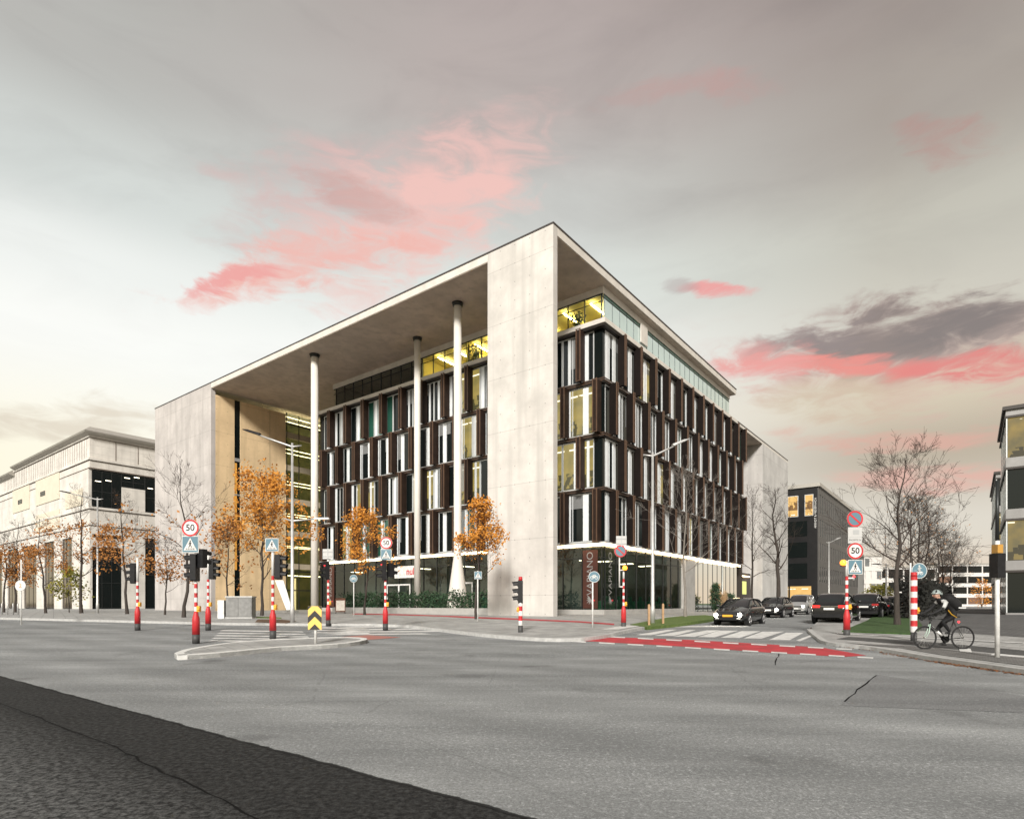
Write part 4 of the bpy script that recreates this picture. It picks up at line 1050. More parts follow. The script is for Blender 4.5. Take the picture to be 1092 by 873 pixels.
stone_window(0.37, 0.2, z4_+0.12, 4.0, z3_-z4_-0.3, 'R', 3, True)
stone_window(4.42, 0.2, z4_+0.63*(z3_-z4_), 3.36, 0.36*(z3_-z4_), 'R', 2, True)
stone_window(7.85, 0.2, z4_+0.12, 6.6, z3_-z4_-0.3, 'R', 4, True)
stone_window(18.05, 0.2, z4_+0.12, 6.4, z3_-z4_-0.3, 'R', 4)
stone_window(0.37, 0.2, z8_+1.42, 4.0, z7_-z8_-1.4, 'R', 3)
for x0, w_ in ((0.37, 4.0), (7.85, 6.6), (18.05, 6.4), (28.05, 6.4)): stone_window(x0, 0.2, 0.1, w_, (z8_ if x0 < 1 else z6_-0.2)-0.2, 'R', 3)
for y0, y1 in ((8, 13), (17, 22.5), (27, 35), (39, 46), (50, 57)): stone_window(0.2, y1, 0.1, y1-y0, z7_-0.2, 'L', 3, mt=mat('amber_reflecting_glass', (0.05, 0.03, 0.015), 0.08, spec=0.9))
for y0, y1 in ((19, 24), (33, 38)): stone_window(-0.14, y1, z3_-1.8, 2.5, 0.8, 'L', 1)

# ------------------------------------------------------------------ black office block on the right
bo = D(872, 100.0)
bb = empty('black_office', (bo[0], bo[1], 0.5), ANG, 'black office block with rows of narrow windows beyond the concrete wing', 'building')
BK = mat('black_cladding', (0.011, 0.011, 0.012), 0.35, var=0.25, scale=0.8)
BKS = mat('grey_cladding', (0.075, 0.072, 0.068), 0.5, var=0.15, scale=0.8)
BH = 21.2
MB().box(0.02, 0.02, -0.3, 44, 24, BH-0.6).build('wall', BK, bb)
sw_ = MB(); rr2 = random.Random(11)
rows = [(4.6, 7.2), (8.4, 11.2), (12.3, 15.2), (16.3, 19.4)]
sw_.box(0.0, -0.12, -0.3, 44, 0.018, 4.4)
zprev = 4.4
for z0, z1 in rows:
    sw_.box(0, -0.12, zprev+0.001, 44, 0.018, z0); zprev = z1
sw_.box(0, -0.12, zprev, 44, 0.018, BH-0.6)
nb = 22
for z0, z1 in rows:
    for i in range(nb+1): sw_.box(i*2-0.0 if i else 0, -0.118, z0+0.001, min(44, i*2+1.0), 0.018, z1-0.001)
sw_.build('side_wall', BKS, bb)
for r_, (z0, z1) in enumerate(rows):
    for i in range(nb):
        if i*2+1.0 >= 43.5: continue
        o = MB().box(i*2+1.01, -0.05, z0+0.01, i*2+1.99, -0.03, z1-0.01).build('window', M['gdark'], bb)
rf_ = MB().box(-0.3, -0.4, BH-0.599, 44.3, 24.3, BH).build('roof', EAVE, bb)
fm = [(0.75, 1.15, 15.9), (3.1, 1.5, 15.9), (8.0, 1.5, 15.9), (13.0, 1.5, 15.9)]
for (y0, wd, z0) in fm:
    fr = MB().box(-0.06, y0-0.1, z0-0.1, 0.015, y0+wd+0.1, z0+3.5).build('window', M['alu'], bb)
    MB().box(-0.075, y0, z0, -0.062, y0+wd, z0+3.4).build('pane', M_LITG, fr)
for z0 in (5.2, 8.8, 12.4):
    for y0 in (1.6, 6.5, 12.0, 17): MB().box(-0.03, y0, z0, 0.015, y0+3.0, z0+2.6).build('window', M['gdark'], bb)
gl_ = MB()
for i in range(6): gl_.box(-0.05, 1.0+3.6*i, 0.1, 0.014, 1.0+3.6*i+3.3, 3.9)
gw = gl_.build('shop_window', M_LITG, bb)
text_obj('wall_lettering', 'ARENDT & MEDERNACH', 0.46, M['white'], bb, (-0.03, 0.33, 16.2), (Matrix.Rotation(-math.pi/2, 3, 'Z') @ Matrix.Rotation(math.pi/2, 3, 'X') @ Matrix.Rotation(math.pi/2, 3, 'Z')).to_euler(), 0.01)
# ------------------------------------------------------------------ glass office at the right edge
def banded_office(name, label, cx, dep, H, floors, la, lb_, seed):
    o = D(cx, dep)
    e = empty(name, (o[0], o[1], g(o[1])), ANG, label, 'building')
    rg = random.Random(seed)
    MB().box(0.3, -la+0.3, -0.3, lb_-0.3, -0.3, H-0.3).build('core_wall', mat('dark_core', (0.02, 0.02, 0.022), 0.5), e)
    fh = H/floors
    bands = MB()
    for k in range(floors+1):
        z0 = k*fh-0.45 if k else -0.3; z1 = min(k*fh+0.30, H) if k else 0.25
        bands.box(0, -la, z0, lb_, 0, z1)
    bands.build('floor_band', BAND, e)
    bl = MB()
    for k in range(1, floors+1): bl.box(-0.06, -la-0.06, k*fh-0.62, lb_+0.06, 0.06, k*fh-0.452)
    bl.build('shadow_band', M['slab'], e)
    MB().box(-0.2, -la-0.2, H+0.003, lb_+0.2, 0.2, H+0.28).box(1.5, -la+1.5, H+0.28, lb_-1.5, -1.5, H+1.2).build('roof', M['slab'], e)
    for k in range(floors):
        z0 = k*fh+0.31 if k else 0.26; z1 = (k+1)*fh-0.63
        # front face (x=0 side looks to -x): bays along -y
        nbay = max(2, int(la/2.6))
        for i in range(nbay):
            y1 = -i*la/nbay-0.12; y0 = -(i+1)*la/nbay+0.12
            lit = k >= 1 and rg.random() < 0.42
            fr = MB().box(0.06, y1, z0, 0.14, y1+0.12, z1).build('window', M['mull'], e)
            MB().box(0.12, y0, z0, 0.15, y1, z1).build('pane', M_LITR if lit else M['gdark'], fr)
        nb_ = max(2, int(lb_/2.8))
        for i in range(nb_):
            x0 = i*lb_/nb_+0.1; x1 = (i+1)*lb_/nb_
            fr = MB().box(x0-0.1, -0.10, z0, x0, -0.02, z1).build('window', M['alu'], e)
            MB().box(x0, -0.09, z0, x1-0.1, -0.05, z1).build('pane', M['gpale'] if k else M['gdark'], fr)
    return e
M_LITR = lit_room('lit_dull_room', (0.55, 0.38, 0.10), (0.22, 0.19, 0.09), (0.03, 0.03, 0.02), 0.34, 2.0, 4.05)
BAND = mat('grey_floor_band', (0.26, 0.255, 0.25), 0.45, 0.3, var=0.12, scale=1)
banded_office('glass_office', 'dark glass office with grey floor bands and a few lit windows at the right edge', 1072.5, 47.0, 16.2, 4, 16, 11.5, 4)
banded_office('glass_office', 'thin slice of a second glass office beyond the one at the right edge', 1062, 72.0, 16.6, 4, 12, 20, 9)

# far blocks across the end of the forecourt and of the street
def far_block(label, px0, px1, dep, H, seed, colr, wcol, floors=4, thick=14):
    x0 = (px0-CX)/F*dep; x1 = (px1-CX)/F*dep
    e = empty('distant_office', (x0, dep, 0.5), 0, label, 'building')
    w_ = x1-x0; fh = H/floors; rg = random.Random(seed)
    MB().box(0, 0.2, -0.3, w_, thick, H).build('wall', colr, e)
    rb = MB()
    for k in range(floors+1): rb.box(-0.1, 0, k*fh-0.5 if k else -0.3, w_+0.1, 0.197, k*fh+0.7 if k < floors else H)
    rb.build('white_band', colr, e)
    MB().box(-0.4, -0.3, H+0.003, w_+0.4, thick+0.3, H+0.5).build('roof', EAVE, e)
    n = max(3, int(w_/4.5))
    for k in range(floors):
        for i in range(n):
            MB().box(i*w_/n+0.25, 0.05, k*fh+0.72, (i+1)*w_/n-0.25, 0.19, (k+1)*fh-0.52).build('window', rg.choice(wcol), e)
    return e
WB = mat('brown_blind', (0.16, 0.09, 0.06), 0.5)
far_block('wide white office with brown-screened windows across the end of the forecourt', 1000, 1064, 190, 13.4, 1, mat('far_white', (0.62, 0.60, 0.57), 0.7), [M['gdark'], WB, WB, M['gdark']])
far_block('low white office with dark window bands behind the bare trees', 930, 998, 175, 11.5, 2, MATS['far_white'], [M['gdark']], 3)
far_block('pale tall narrow-windowed block just above the parked cars', 922, 941, 150, 12.8, 3, mat('far_pale', (0.58, 0.56, 0.53), 0.8), [mat('grey_window', (0.14, 0.15, 0.15), 0.2), MATS['far_pale']], 4, 12)
far_block('low white block at the end of the queue of cars', 880, 921, 165, 9.5, 6, MATS['far_white'], [M['gdark'], M['gpale']], 3, 10)

# ------------------------------------------------------------------ trees
def grow(mb, p, d, L, r, depth, rng, tips, n=5, up=0.15, wob=0.22, m=0, split=(2, 3), ang=(25, 55), shrink=0.68, minr=0.006):
    segs = 4 if depth > 0 else 3
    pts = [Vector(p)]; rs = [r]; dd = Vector(d).normalized()
    for i in range(segs):
        dd = (dd + Vector((rng.gauss(0, wob), rng.gauss(0, wob), rng.gauss(0, wob)+up))*0.5).normalized()
        pts.append(pts[-1]+dd*L/segs); rs.append(max(minr, r*(1-0.55*(i+1)/segs)))
    mb.tube(pts, rs, n if r > 0.03 else 3, m, caps=False)
    if depth <= 0:
        tips.append(pts[-1]); tips.append(pts[-2]); return
    k = rng.randint(*split)
    for j in range(k+1):
        i = rng.randint(1, segs) if j < k else segs
        base = pts[i]; a = R(rng.uniform(*ang)); axis = dd.orthogonal().normalized()
        axis.rotate(Matrix.Rotation(rng.uniform(0, 2*math.pi), 3, dd))
        nd = dd.copy(); nd.rotate(Matrix.Rotation(a if j < k else a*0.4, 3, axis))
        grow(mb, base, nd, L*shrink*rng.uniform(0.75, 1.15), max(minr, rs[i]*0.72), depth-1, rng, tips, n, up, wob, m, split, ang, shrink, minr)

def make_tree(name, label, loc, H, seed, cat='tree', group=None, leaves=None, leaf_n=5, leaf_s=0.09, spread=0.3, base_h=0.28, depth=3, tr=None, barkm=None,
              limb=0.33, nl=14, tip_keep=1.0, column=False, zmin=0.0, split=(2, 3), lmax=None):
    rng = random.Random(seed)
    t = empty(name, (loc[0], loc[1], g(loc[1])+0.10), 0, label, cat, group)
    tr = tr or H*0.012
    tk = MB(); pts = []; rs = []
    x = y = 0
    for i in range(11):
        f = i/10; pts.append((x, y, -0.2+(H*0.97+0.2)*f)); rs.append(tr*(1-0.9*f)*(1.35 if i == 0 else 1))
        x += rng.gauss(0, 0.010*H*(0.5+f)); y += rng.gauss(0, 0.010*H*(0.5+f))
    tk.tube(pts, rs, 9, 0, caps=False)
    tk.build('trunk', barkm or M['bark'], t)
    br = MB(); tips = []
    for j in range(nl):
        f = base_h+(0.97-base_h)*((j+0.5)/nl)**0.9
        i = min(9, int(f*10)); q = f*10-i
        p = Vector(pts[i])*(1-q)+Vector(pts[i+1])*q
        az_ = j*2.4+rng.uniform(-.5, .5)
        # limbs: longest in the lower middle
        prof = (1-(f-base_h)/(1-base_h))**0.55 if not column else 0.5
        Lb = H*limb*prof*rng.uniform(0.6, 1.1)+0.12*H*0.3
        dr_ = Vector((math.cos(az_), math.sin(az_), 0.35+0.9*f))
        grow(br, p, dr_, Lb*0.62, max(0.010, tr*(1-f*0.85)*0.45), depth, rng, tips, 5, 0.12, 0.25, 0, split)
    br.build('branches', barkm or M['twig'], t)
    if leaves:
        keep = [p for p in tips if rng.random() < tip_keep and p.z > zmin*H and (lmax is None or p.z < lmax*H)]
        lf = MB()
        leaf_cloud(lf, keep, leaf_s, rng, leaf_n, spread)
        lf.build('leaves', leaves, t)
    return t
TG = 'young street trees in autumn leaf before the stone office'
make_tree('street_tree', 'large spreading street tree with bright orange leaves beside the double-arm lamp post', P(279, 658), 9.4, 21, leaves=M['leafo'], leaf_n=8, leaf_s=0.10, spread=0.22, base_h=0.26, nl=17, limb=0.50, tip_keep=0.36, depth=3)
make_tree('street_tree', 'tall half-bare street tree with sparse rust leaves against the blank concrete wall', P(196, 660), 9.6, 22, leaves=M['leafb'], leaf_n=3, leaf_s=0.11, spread=0.3, base_h=0.3, nl=12, limb=0.42, tip_keep=0.10, depth=3, lmax=0.75)
make_tree('street_tree', 'thinner rust-leaved street tree just left of the bright orange one', P(242, 657), 7.2, 23, leaves=M['leafb'], leaf_n=4, leaf_s=0.12, spread=0.3, base_h=0.3, nl=12, limb=0.34, tip_keep=0.22)
make_tree('street_tree', 'orange street tree behind the bicycle sign in front of the finned facade', P(389, 657), 7.8, 24, leaves=M['leafo'], leaf_n=7, leaf_s=0.09, spread=0.20, base_h=0.33, nl=13, limb=0.30, tip_keep=0.32, zmin=0.4)
make_tree('street_tree', 'golden street tree beside the left edge of the tall concrete pier', P(508, 662), 7.0, 25, leaves=M['leafo'], leaf_n=7, leaf_s=0.085, spread=0.18, base_h=0.33, nl=14, limb=0.30, tip_keep=0.32, zmin=0.35)
rowl = [(4, 654, 8.2, 31, 'rust-leaved young tree at the far left edge of the row'),
        (16, 654, 9.0, 32, 'second young tree from the left edge, tall with rust leaves'),
        (49, 655, 8.6, 33, 'slim rust-leaved young tree between the round sign and the left lamp'),
        (87, 655, 11.2, 34, 'tallest rust-leaved young tree, just left of the far lamp post'),
        (136, 656, 10.0, 35, 'rust-leaved young tree beside the left traffic-light post'),
        (176, 657, 6.2, 36, 'small sparse young tree at the left end of the blank concrete wall')]
for px, py, h, sd_, lb2 in rowl:
    make_tree('street_tree', lb2, P(px, py), h, sd_, group=TG, leaves=M['leafb'] if sd_ != 36 else M['leafb'], leaf_n=8, leaf_s=0.095, spread=0.24, base_h=0.27, nl=13, limb=0.27, tip_keep=0.27 if sd_ != 36 else 0.12, lmax=0.72)
make_tree('street_shrub', 'grey-green bushy shrub low between the rust-leaved trees at the left', P(74, 654), 4.2, 38, 'shrub', leaves=M['leafg'], leaf_n=4, leaf_s=0.12, spread=0.3, base_h=0.2, nl=9, limb=0.4, tip_keep=0.3)
# bare trees along the side street
BG = 'bare trees along the side street'
make_tree('bare_tree', 'bare young tree on the grass verge in front of the long finned facade', P(731, 659.5), 9.3, 41, group=BG, base_h=0.30, nl=13, limb=0.46, depth=4, tr=0.10, split=(1, 3), barkm=mat('pale_bark', (0.20, 0.18, 0.16), 0.9, var=0.2, scale=8))
make_tree('bare_tree', 'bare tree with a thin straight trunk by the door of the rear wing', D(802, 52), 10.8, 42, group=BG, base_h=0.28, nl=14, limb=0.28, depth=3, tr=0.12)
make_tree('bare_tree', 'bare tree with the thicker dark trunk in front of the rear wing wall', D(829, 47), 10.2, 43, group=BG, base_h=0.33, nl=15, limb=0.30, depth=3, tr=0.19)
RG2 = 'row of bare trees beside the forecourt'
make_tree('bare_tree', 'largest bare tree, foremost of the dark row behind the four-sign post', P(957, 669), 8.5, 51, group=RG2, base_h=0.33, nl=17, limb=0.42, depth=4, tr=0.14, split=(1, 3))
proto_spots = [(968, 37, 7.4, 52, 'second bare tree of the dark row, close behind the largest one'), (979, 42, 8.2, 53, 'third bare tree of the dark row, rising over the blue round sign'),
               (990, 48, 8.6, 54, 'fourth bare tree of the dark row, with a forked top'), (999, 55, 8.0, 55, 'fifth bare tree of the dark row, above the cyclist'),
               (1005, 64, 8.0, 56, 'sixth bare tree of the dark row'), (1011, 75, 8.0, 57, 'last and smallest bare tree at the far end of the dark row')]
for px, dep, h, sd_, lb2 in proto_spots:
    make_tree('bare_tree', lb2, D(px, dep), h, sd_, group=RG2, leaves=MATS['rust_leaf'], leaf_n=1, leaf_s=0.06, spread=0.15, tip_keep=0.05, base_h=0.25, nl=17, limb=0.38, depth=4, tr=0.12, split=(1, 3))
# dense dark hedge under the row, hedge on the low wall, small colourful shrubs
def hedge(name, label, corners, h0, h1, dens, m, size, seed, cat='hedge', sub='leaves'):
    rng = random.Random(seed)
    mb = MB(); core = MB()
    (x0, y0), (x1, y1) = corners; L = math.hypot(x1-x0, y1-y0); d = ((x1-x0)/L, (y1-y0)/L); q = (-d[1], d[0])
    wd = h1*0.28
    for _ in range(int(L*dens)):
        t = rng.random()*L; s = rng.uniform(-wd, wd); z = rng.uniform(h0, h1)+0.12*math.sin(t*1.7)+rng.gauss(0, 0.05)
        leaf_cloud(mb, [(x0+d[0]*t+q[0]*s, y0+d[1]*t+q[1]*s, z)], size, rng, 5, size*1.6)
    gz = g(y0)
    o = mb.build(name, m, None, (0, 0, gz)); 
    tag(o, label, cat)
    return o
lw0 = W(-0.2, 6.0); lw1 = W(1.2, 27.5)
hw = empty('planter_wall', (0, 0, 0.5), 0, 'long low concrete planter wall left of the big pier', 'wall')
pw = sheet('wall_panel', [W(0.8, 6.0), W(0.8, 25.5), W(3.4, 25.5), W(3.4, 6.0)], MATS['plinth_concrete'], 0.62, 0.9, kind=None); pw.parent = hw; pw.location.z = -0.5
hedge('clipped_hedge', 'dark green clipped hedge growing on the low planter wall left of the pier', (W(2.1, 6.2), W(2.1, 25.3)), 0.55, 1.85, 60, M['hedge'], 0.10, 61)
hedge('dark_hedge', 'dense dark hedge under the row of bare trees behind the cyclist', (D(972, 36), D(1006, 66)), 0.1, 2.6, 90, mat('black_hedge', (0.004, 0.005, 0.004), 0.8, color2=(0.012, 0.012, 0.008), scale=3), 0.13, 62)
def shrub(name, label, loc, h, rad, m, seed, n=220, size=0.10, cat='shrub', sc=1.0):
    rng = random.Random(seed)
    t = empty(name, (loc[0], loc[1], g(loc[1])+0.1), 0, label, cat)
    st = MB()
    for k in range(7):
        a = k*0.9; st.tube([(0, 0, 0), (math.cos(a)*rad*0.3, math.sin(a)*rad*0.3, h*0.5), (math.cos(a)*rad*0.6, math.sin(a)*rad*0.6, h*0.85)], [0.03, 0.02, 0.008], 4)
    st.build('stems', M['twig'], t)
    mb = MB(); pts = []
    for _ in range(n):
        u = rng.random()**0.5; a = rng.uniform(0, 2*math.pi); z = rng.random()
        rr_ = rad*u*(1-abs(z-0.45)*1.2); pts.append((math.cos(a)*rr_, math.sin(a)*rr_, h*(0.08+0.92*z)))
    leaf_cloud(mb, pts, size, rng, 4, size*1.2)
    mb.build('leaves', m, t); return t
shrub('round_shrub', 'round yellow-green shrub beyond the parked cars', D(937, 78), 3.2, 2.6, M['leafg'], 71, 420, 0.16)
shrub('orange_shrub', 'small bright orange tree in front of the far white office', D(1047, 110), 5.4, 2.0, M['leafo'], 72, 190, 0.15, cat='shrub')
shrub('cypress_column', 'dark clipped conical evergreen by the restaurant window', W(27.4, -1.6), 2.9, 0.62, M['hedge'], 73, 420, 0.09, cat='shrub')
shrub('dark_bush', 'low dark bush behind the first queued car', W(31.5, -1.6), 1.9, 1.2, M['hedge'], 74, 300, 0.10)
def pampas(label, loc, seed):
    rng = random.Random(seed); t = empty('tall_grass_plant', (loc[0], loc[1], 0.6), 0, label, 'plant')
    mb = MB()
    for _ in range(110):
        a = rng.uniform(0, 6.28); r0 = rng.uniform(0, .25); r1 = r0+rng.uniform(0.1, .45); h = rng.uniform(1.3, 2.3)
        mb.tube([(math.cos(a)*r0, math.sin(a)*r0, 0), (math.cos(a)*(r0+r1)/2, math.sin(a)*(r0+r1)/2, h*.6), (math.cos(a)*r1, math.sin(a)*r1, h)], [0.02, 0.03, 0.008], 3, caps=False)
    mb.build('blades', mat('straw_grass', (0.45, 0.28, 0.14), 0.8, color2=(0.60, 0.42, 0.24), scale=3), t)
pampas('straw-coloured tall grass clump beside the dark conical evergreen', W(29.4, -1.7), 75)

def scatter_leaves(name, label, pts, n, seed, sig):
    rng = random.Random(seed); mb = MB()
    for _ in range(n):
        t = rng.random()**1.0*(len(pts)-1); i = min(int(t), len(pts)-2); q = t-i
        x = pts[i][0]*(1-q)+pts[i+1][0]*q+rng.gauss(0, sig); y = pts[i][1]*(1-q)+pts[i+1][1]*q+rng.gauss(0, sig)
        z = g(y)+0.012; s = rng.uniform(0.02, 0.05); a = rng.uniform(0, 6.28)
        u = Vector((math.cos(a)*s, math.sin(a)*s, rng.uniform(0, .012))); v = Vector((-math.sin(a)*s*.6, math.cos(a)*s*.6, rng.uniform(0, .015)))
        c = Vector((x, y, z)); mb.add([c-u, c+v, c+u, c-v+Vector((0, 0, .01))], [(0, 1, 2, 3)])
    o = mb.build(name, mat('dead_leaf', (0.10, 0.045, 0.02), 0.8, color2=(0.26, 0.10, 0.03), scale=9)); tag(o, label, 'fallen leaves', None, 'stuff')
scatter_leaves('fallen_leaves', 'fallen brown leaves in the gutter along the right kerb', [P(940, 695.5), P(1000, 706), P(1040, 712), P(1100, 720.5)], 520, 81, 0.09)
scatter_leaves('fallen_leaves', 'fallen brown leaves in the gutter round the side-street kerb', [P(866, 669), P(865, 673), P(874, 682), P(888, 688.6), P(930, 693.8)], 120, 82, 0.07)
# ------------------------------------------------------------------ street lamps
def lamp(label, px, py, H, arm_az, arm_len, rise, lower=None, group='double-arm street lamps', X=None, ht=None):
    x, y = X or P(px, py)
    e = empty('street_lamp', (x, y, g(y)+0.1), 0, label, 'street lamp', group)
    MB().tube([(0, 0, -0.1), (0, 0, 0.9), (0, 0, 0.95), (0, 0, H)], [0.12, 0.115, 0.095, 0.06], 14).build('pole', M['steel'], e)
    c, s = math.cos(R(arm_az)), math.sin(R(arm_az))
    z0 = H-0.15
    am_ = MB().tube([(-c*0.5, -s*0.5, z0-0.10+0.12), (0, 0, z0-0.05), (c*arm_len*.5, s*arm_len*.5, z0+rise*.45), (c*arm_len, s*arm_len, z0+rise)], [0.03, 0.055, 0.05, 0.035], 8)
    am_.build('arm', M['steel'], e)
    hd = MB(); 
    L = 1.0
    hd.add([(0, -.16, 0), (L*.75, -.15, 0), (L, -.05, .01), (L, .05, .01), (L*.75, .15, 0), (0, .16, 0), (0, -.10, .12), (L*.7, -.09, .10), (L*.96, -.03, .05), (L*.96, .03, .05), (L*.7, .09, .10), (0, .10, .12)],
           [(5, 4, 3, 2, 1, 0), (6, 7, 8, 9, 10, 11)]+[(i, (i+1) % 6, (i+1) % 6+6, i+6) for i in range(6)])
    hd.xform(Matrix.Translation((c*(arm_len-.15), s*(arm_len-.15), z0+rise-.06)) @ Matrix.Rotation(R(arm_az), 4, 'Z') @ Matrix.Rotation(-math.atan2(rise, arm_len), 4, 'Y'))
    hd.build('lamp_head', M['black'] if arm_az > 90 or arm_az < -90 else M['steel'], e)
    if lower:
        z1, l1 = lower
        MB().tube([(c*0.45, s*0.45, z1+0.14), (0, 0, z1), (-c*l1, -s*l1, z1+.12)], [0.03, 0.05, 0.035], 8).build('arm', M['steel'], e)
        h2 = MB().box(-0.0, -.13, 0, .8, .13, .09); h2.xform(Matrix.Translation((-c*l1, -s*l1, z1+.08)) @ Matrix.Rotation(R(arm_az+180), 4, 'Z')); h2.build('lamp_head', M['steel'], e)
    return e
lamp('tall double-arm lamp post beside the bright orange tree, long arm over the road', 311.7, 666, 9.7, 180, 1.9, 0.62, (5.5, 1.2))
lamp('tall lamp post on the grass verge by the finned facade, its arm reaching right', 696, 667, 9.0, 5, 1.25, 0.55, None)
lamp('slender far lamp post before the white stone office', 104, 655, 10.3, 180, 2.6, 0.55, (5.9, 2.0))
lamp('dark thin lamp post beside the yellow-green shrub', 943, 0, 5.6, 180, 0.9, 0.05, None, X=D(945, 70))
lamp('far street lamp at the start of the side street, arm pointing right', 0, 0, 9.4, 20, 1.4, 0.5, None, X=D(884, 82))

# ------------------------------------------------------------------ signs, signals and striped posts
def plate(root, kind, cx, cz, s, y=-0.09, rz=0.0, name=None):
    """one sign plate facing -y with its symbol as sub-parts"""
    nm = {'50': 'speed_sign', 'ped': 'crossing_sign', 'nostop': 'no_stopping_sign', 'bike': 'cycle_sign', 'text': 'text_plate', 'back': 'sign_back', 'share': 'shared_path_sign', 'double': 'cycle_sign', 'disc': 'round_sign'}[kind]
    o = None
    if kind in ('50', 'nostop', 'bike', 'share', 'disc'):
        r = s/2
        mb = MB(); N = 36
        mb.tube([(cx, y+0.02, cz), (cx, y, cz)], [r, r], N, 1, sm=False)
        mats_ = {'50': M['white'], 'nostop': M['blue'], 'bike': M['blue'], 'share': M['blue'], 'disc': M['white']}[kind]
        mb.disc(cx, y-0.003, cz, r*0.995, 0, N)
        o = mb.build(nm, [mats_, M['grey']], root, clean=False)
        if kind in ('50', 'nostop'):
            MB().disc(cx, y-0.006, cz, r*0.985, 0, N, r*0.78).build('red_ring', M['red'], o, clean=False)
        else:
            MB().disc(cx, y-0.006, cz, r*0.985, 0, N, r*0.92).build('white_rim', M['white'], o, clean=False)
        if kind == '50': text_obj('lettering', '50', s*0.52, M['signblack'], o, (cx, y-0.009, cz-0.0), bold=0.006*s/0.6)
        if kind == 'nostop':
            a = R(-42); c_, s_2 = math.cos(a)*r*0.82, math.sin(a)*r*0.82; w_ = r*0.11
            n_ = (-math.sin(a)*w_, math.cos(a)*w_)
            MB().poly([(cx-c_-n_[0], cz-s_2-n_[1]), (cx+c_-n_[0], cz+s_2-n_[1]), (cx+c_+n_[0], cz+s_2+n_[1]), (cx-c_+n_[0], cz-s_2+n_[1])], y-0.0085).build('red_bar', M['red'], o, clean=False)
        if kind in ('bike', 'share'):
            sy = MB(); k = r*0.30; zc = cz-(0.12*r if kind == 'bike' else 0.32*r); q = 1.0 if kind == 'bike' else 0.7; k *= q
            for sx_ in (-1, 1): sy.disc(cx+sx_*k*1.25, y-0.009, zc, k, 0, 20, k*0.72)
            def ln(a, b, w2=0.05):
                d = Vector((b[0]-a[0], b[1]-a[1])).normalized(); n_ = (-d.y*r*w2, d.x*r*w2)
                sy.poly([(a[0]-n_[0], a[1]-n_[1]), (b[0]-n_[0], b[1]-n_[1]), (b[0]+n_[0], b[1]+n_[1]), (a[0]+n_[0], a[1]+n_[1])], y-0.010)
            w1 = (cx-k*1.25, zc); w2_ = (cx+k*1.25, zc); bb_ = (cx-0.05*k, zc-0.1*k); st_ = (cx-k*0.5, zc+k*1.3); hb = (cx+k*0.75, zc+k*1.4)
            for a, b in ((w1, st_), (w1, bb_), (bb_, st_), (bb_, hb), (st_, hb), (hb, w2_), ((st_[0]-k*.4, st_[1]+k*.15), (st_[0]+k*.3, st_[1]+k*.15)), ((hb[0]-k*.4, hb[1]+k*.3), (hb[0], hb[1]))): ln(a, b)
            if kind == 'share':
                sy.disc(cx-0.02*r, y-0.009, cz+0.62*r, 0.11*r, 0, 12)
                for a, b, w3 in (((cx, cz+.5*r), (cx, cz+.15*r), .10), ((cx, cz+.2*r), (cx-.18*r, cz-.10*r), .05), ((cx, cz+.2*r), (cx+.16*r, cz-.08*r), .05), ((cx, cz+.42*r), (cx-.22*r, cz+.22*r), .04), ((cx, cz+.42*r), (cx+.25*r, cz+.3*r), .04)): ln(a, b, w3)
                sy.poly([(cx-.75*r, cz-.0*r), (cx-.35*r, cz+.0*r), (cx-.35*r, cz+.03*r), (cx-.75*r, cz+.03*r)], y-0.010)
            sy.build('symbol', M['white'], o, clean=False)
    elif kind == 'ped':
        h = s/2
        o = MB().box(cx-h, y, cz-h, cx+h, y+0.02, cz+h).build(nm, M['grey'], root)
        MB().poly([(cx-h, cz-h), (cx+h, cz-h), (cx+h, cz+h), (cx-h, cz+h)], y-0.003).build('white_border', M['white'], o, clean=False)
        h2 = h*0.93
        MB().poly([(cx-h2, cz-h2), (cx+h2, cz-h2), (cx+h2, cz+h2), (cx-h2, cz+h2)], y-0.006).build('blue_field', M['blue'], o, clean=False)
        MB().poly([(cx-h*.80, cz-h*.72), (cx+h*.80, cz-h*.72), (cx, cz+h*.78)], y-0.009).build('white_triangle', M['white'], o, clean=False)
        fg = MB()
        fg.disc(cx+.02*h, y-.012, cz+.40*h, .085*h, 0, 10)
        def l2(a, b, w2):
            a = (cx+a[0]*h, cz+a[1]*h); b = (cx+b[0]*h, cz+b[1]*h); d = Vector((b[0]-a[0], b[1]-a[1])).normalized(); n_ = (-d.y*w2*h, d.x*w2*h)
            fg.poly([(a[0]-n_[0], a[1]-n_[1]), (b[0]-n_[0], b[1]-n_[1]), (b[0]+n_[0], b[1]+n_[1]), (a[0]+n_[0], a[1]+n_[1])], y-.012)
        l2((0, .30), (0, -.05), .08); l2((0, 0), (-.17, -.38), .045); l2((0, 0), (.18, -.36), .045); l2((0, .24), (-.2, .02), .035); l2((0, .24), (.18, .06), .035)
        for i in range(5): l2((-.5+i*.24, -.66), (-.42+i*.21, -.46), .05)
        fg.build('symbol', M['signblack'], o, clean=False)
    elif kind == 'text':
        w_, h = s*0.5, s*0.58
        o = MB().box(cx-w_, y, cz-h, cx+w_, y+0.02, cz+h).build(nm, mat('plate_pale_grey', (0.46, 0.46, 0.45), 0.5), root)
        text_obj('lettering', 'EXCEPTÉ 5t', s*0.17, M['signblack'], o, (cx, y-0.004, cz-h*0.60))
        v = MB().box(cx-.14*s, y-.006, cz+.05*s, cx+.30*s, y-.003, cz+.38*s); v.build('vehicle_symbol', M['grey'], o)
        MB().box(cx-w_*.95, y-.006, cz-.15*s, cx+w_*.95, y-.003, cz-.13*s).build('divider', M['grey'], o)
    elif kind == 'back':
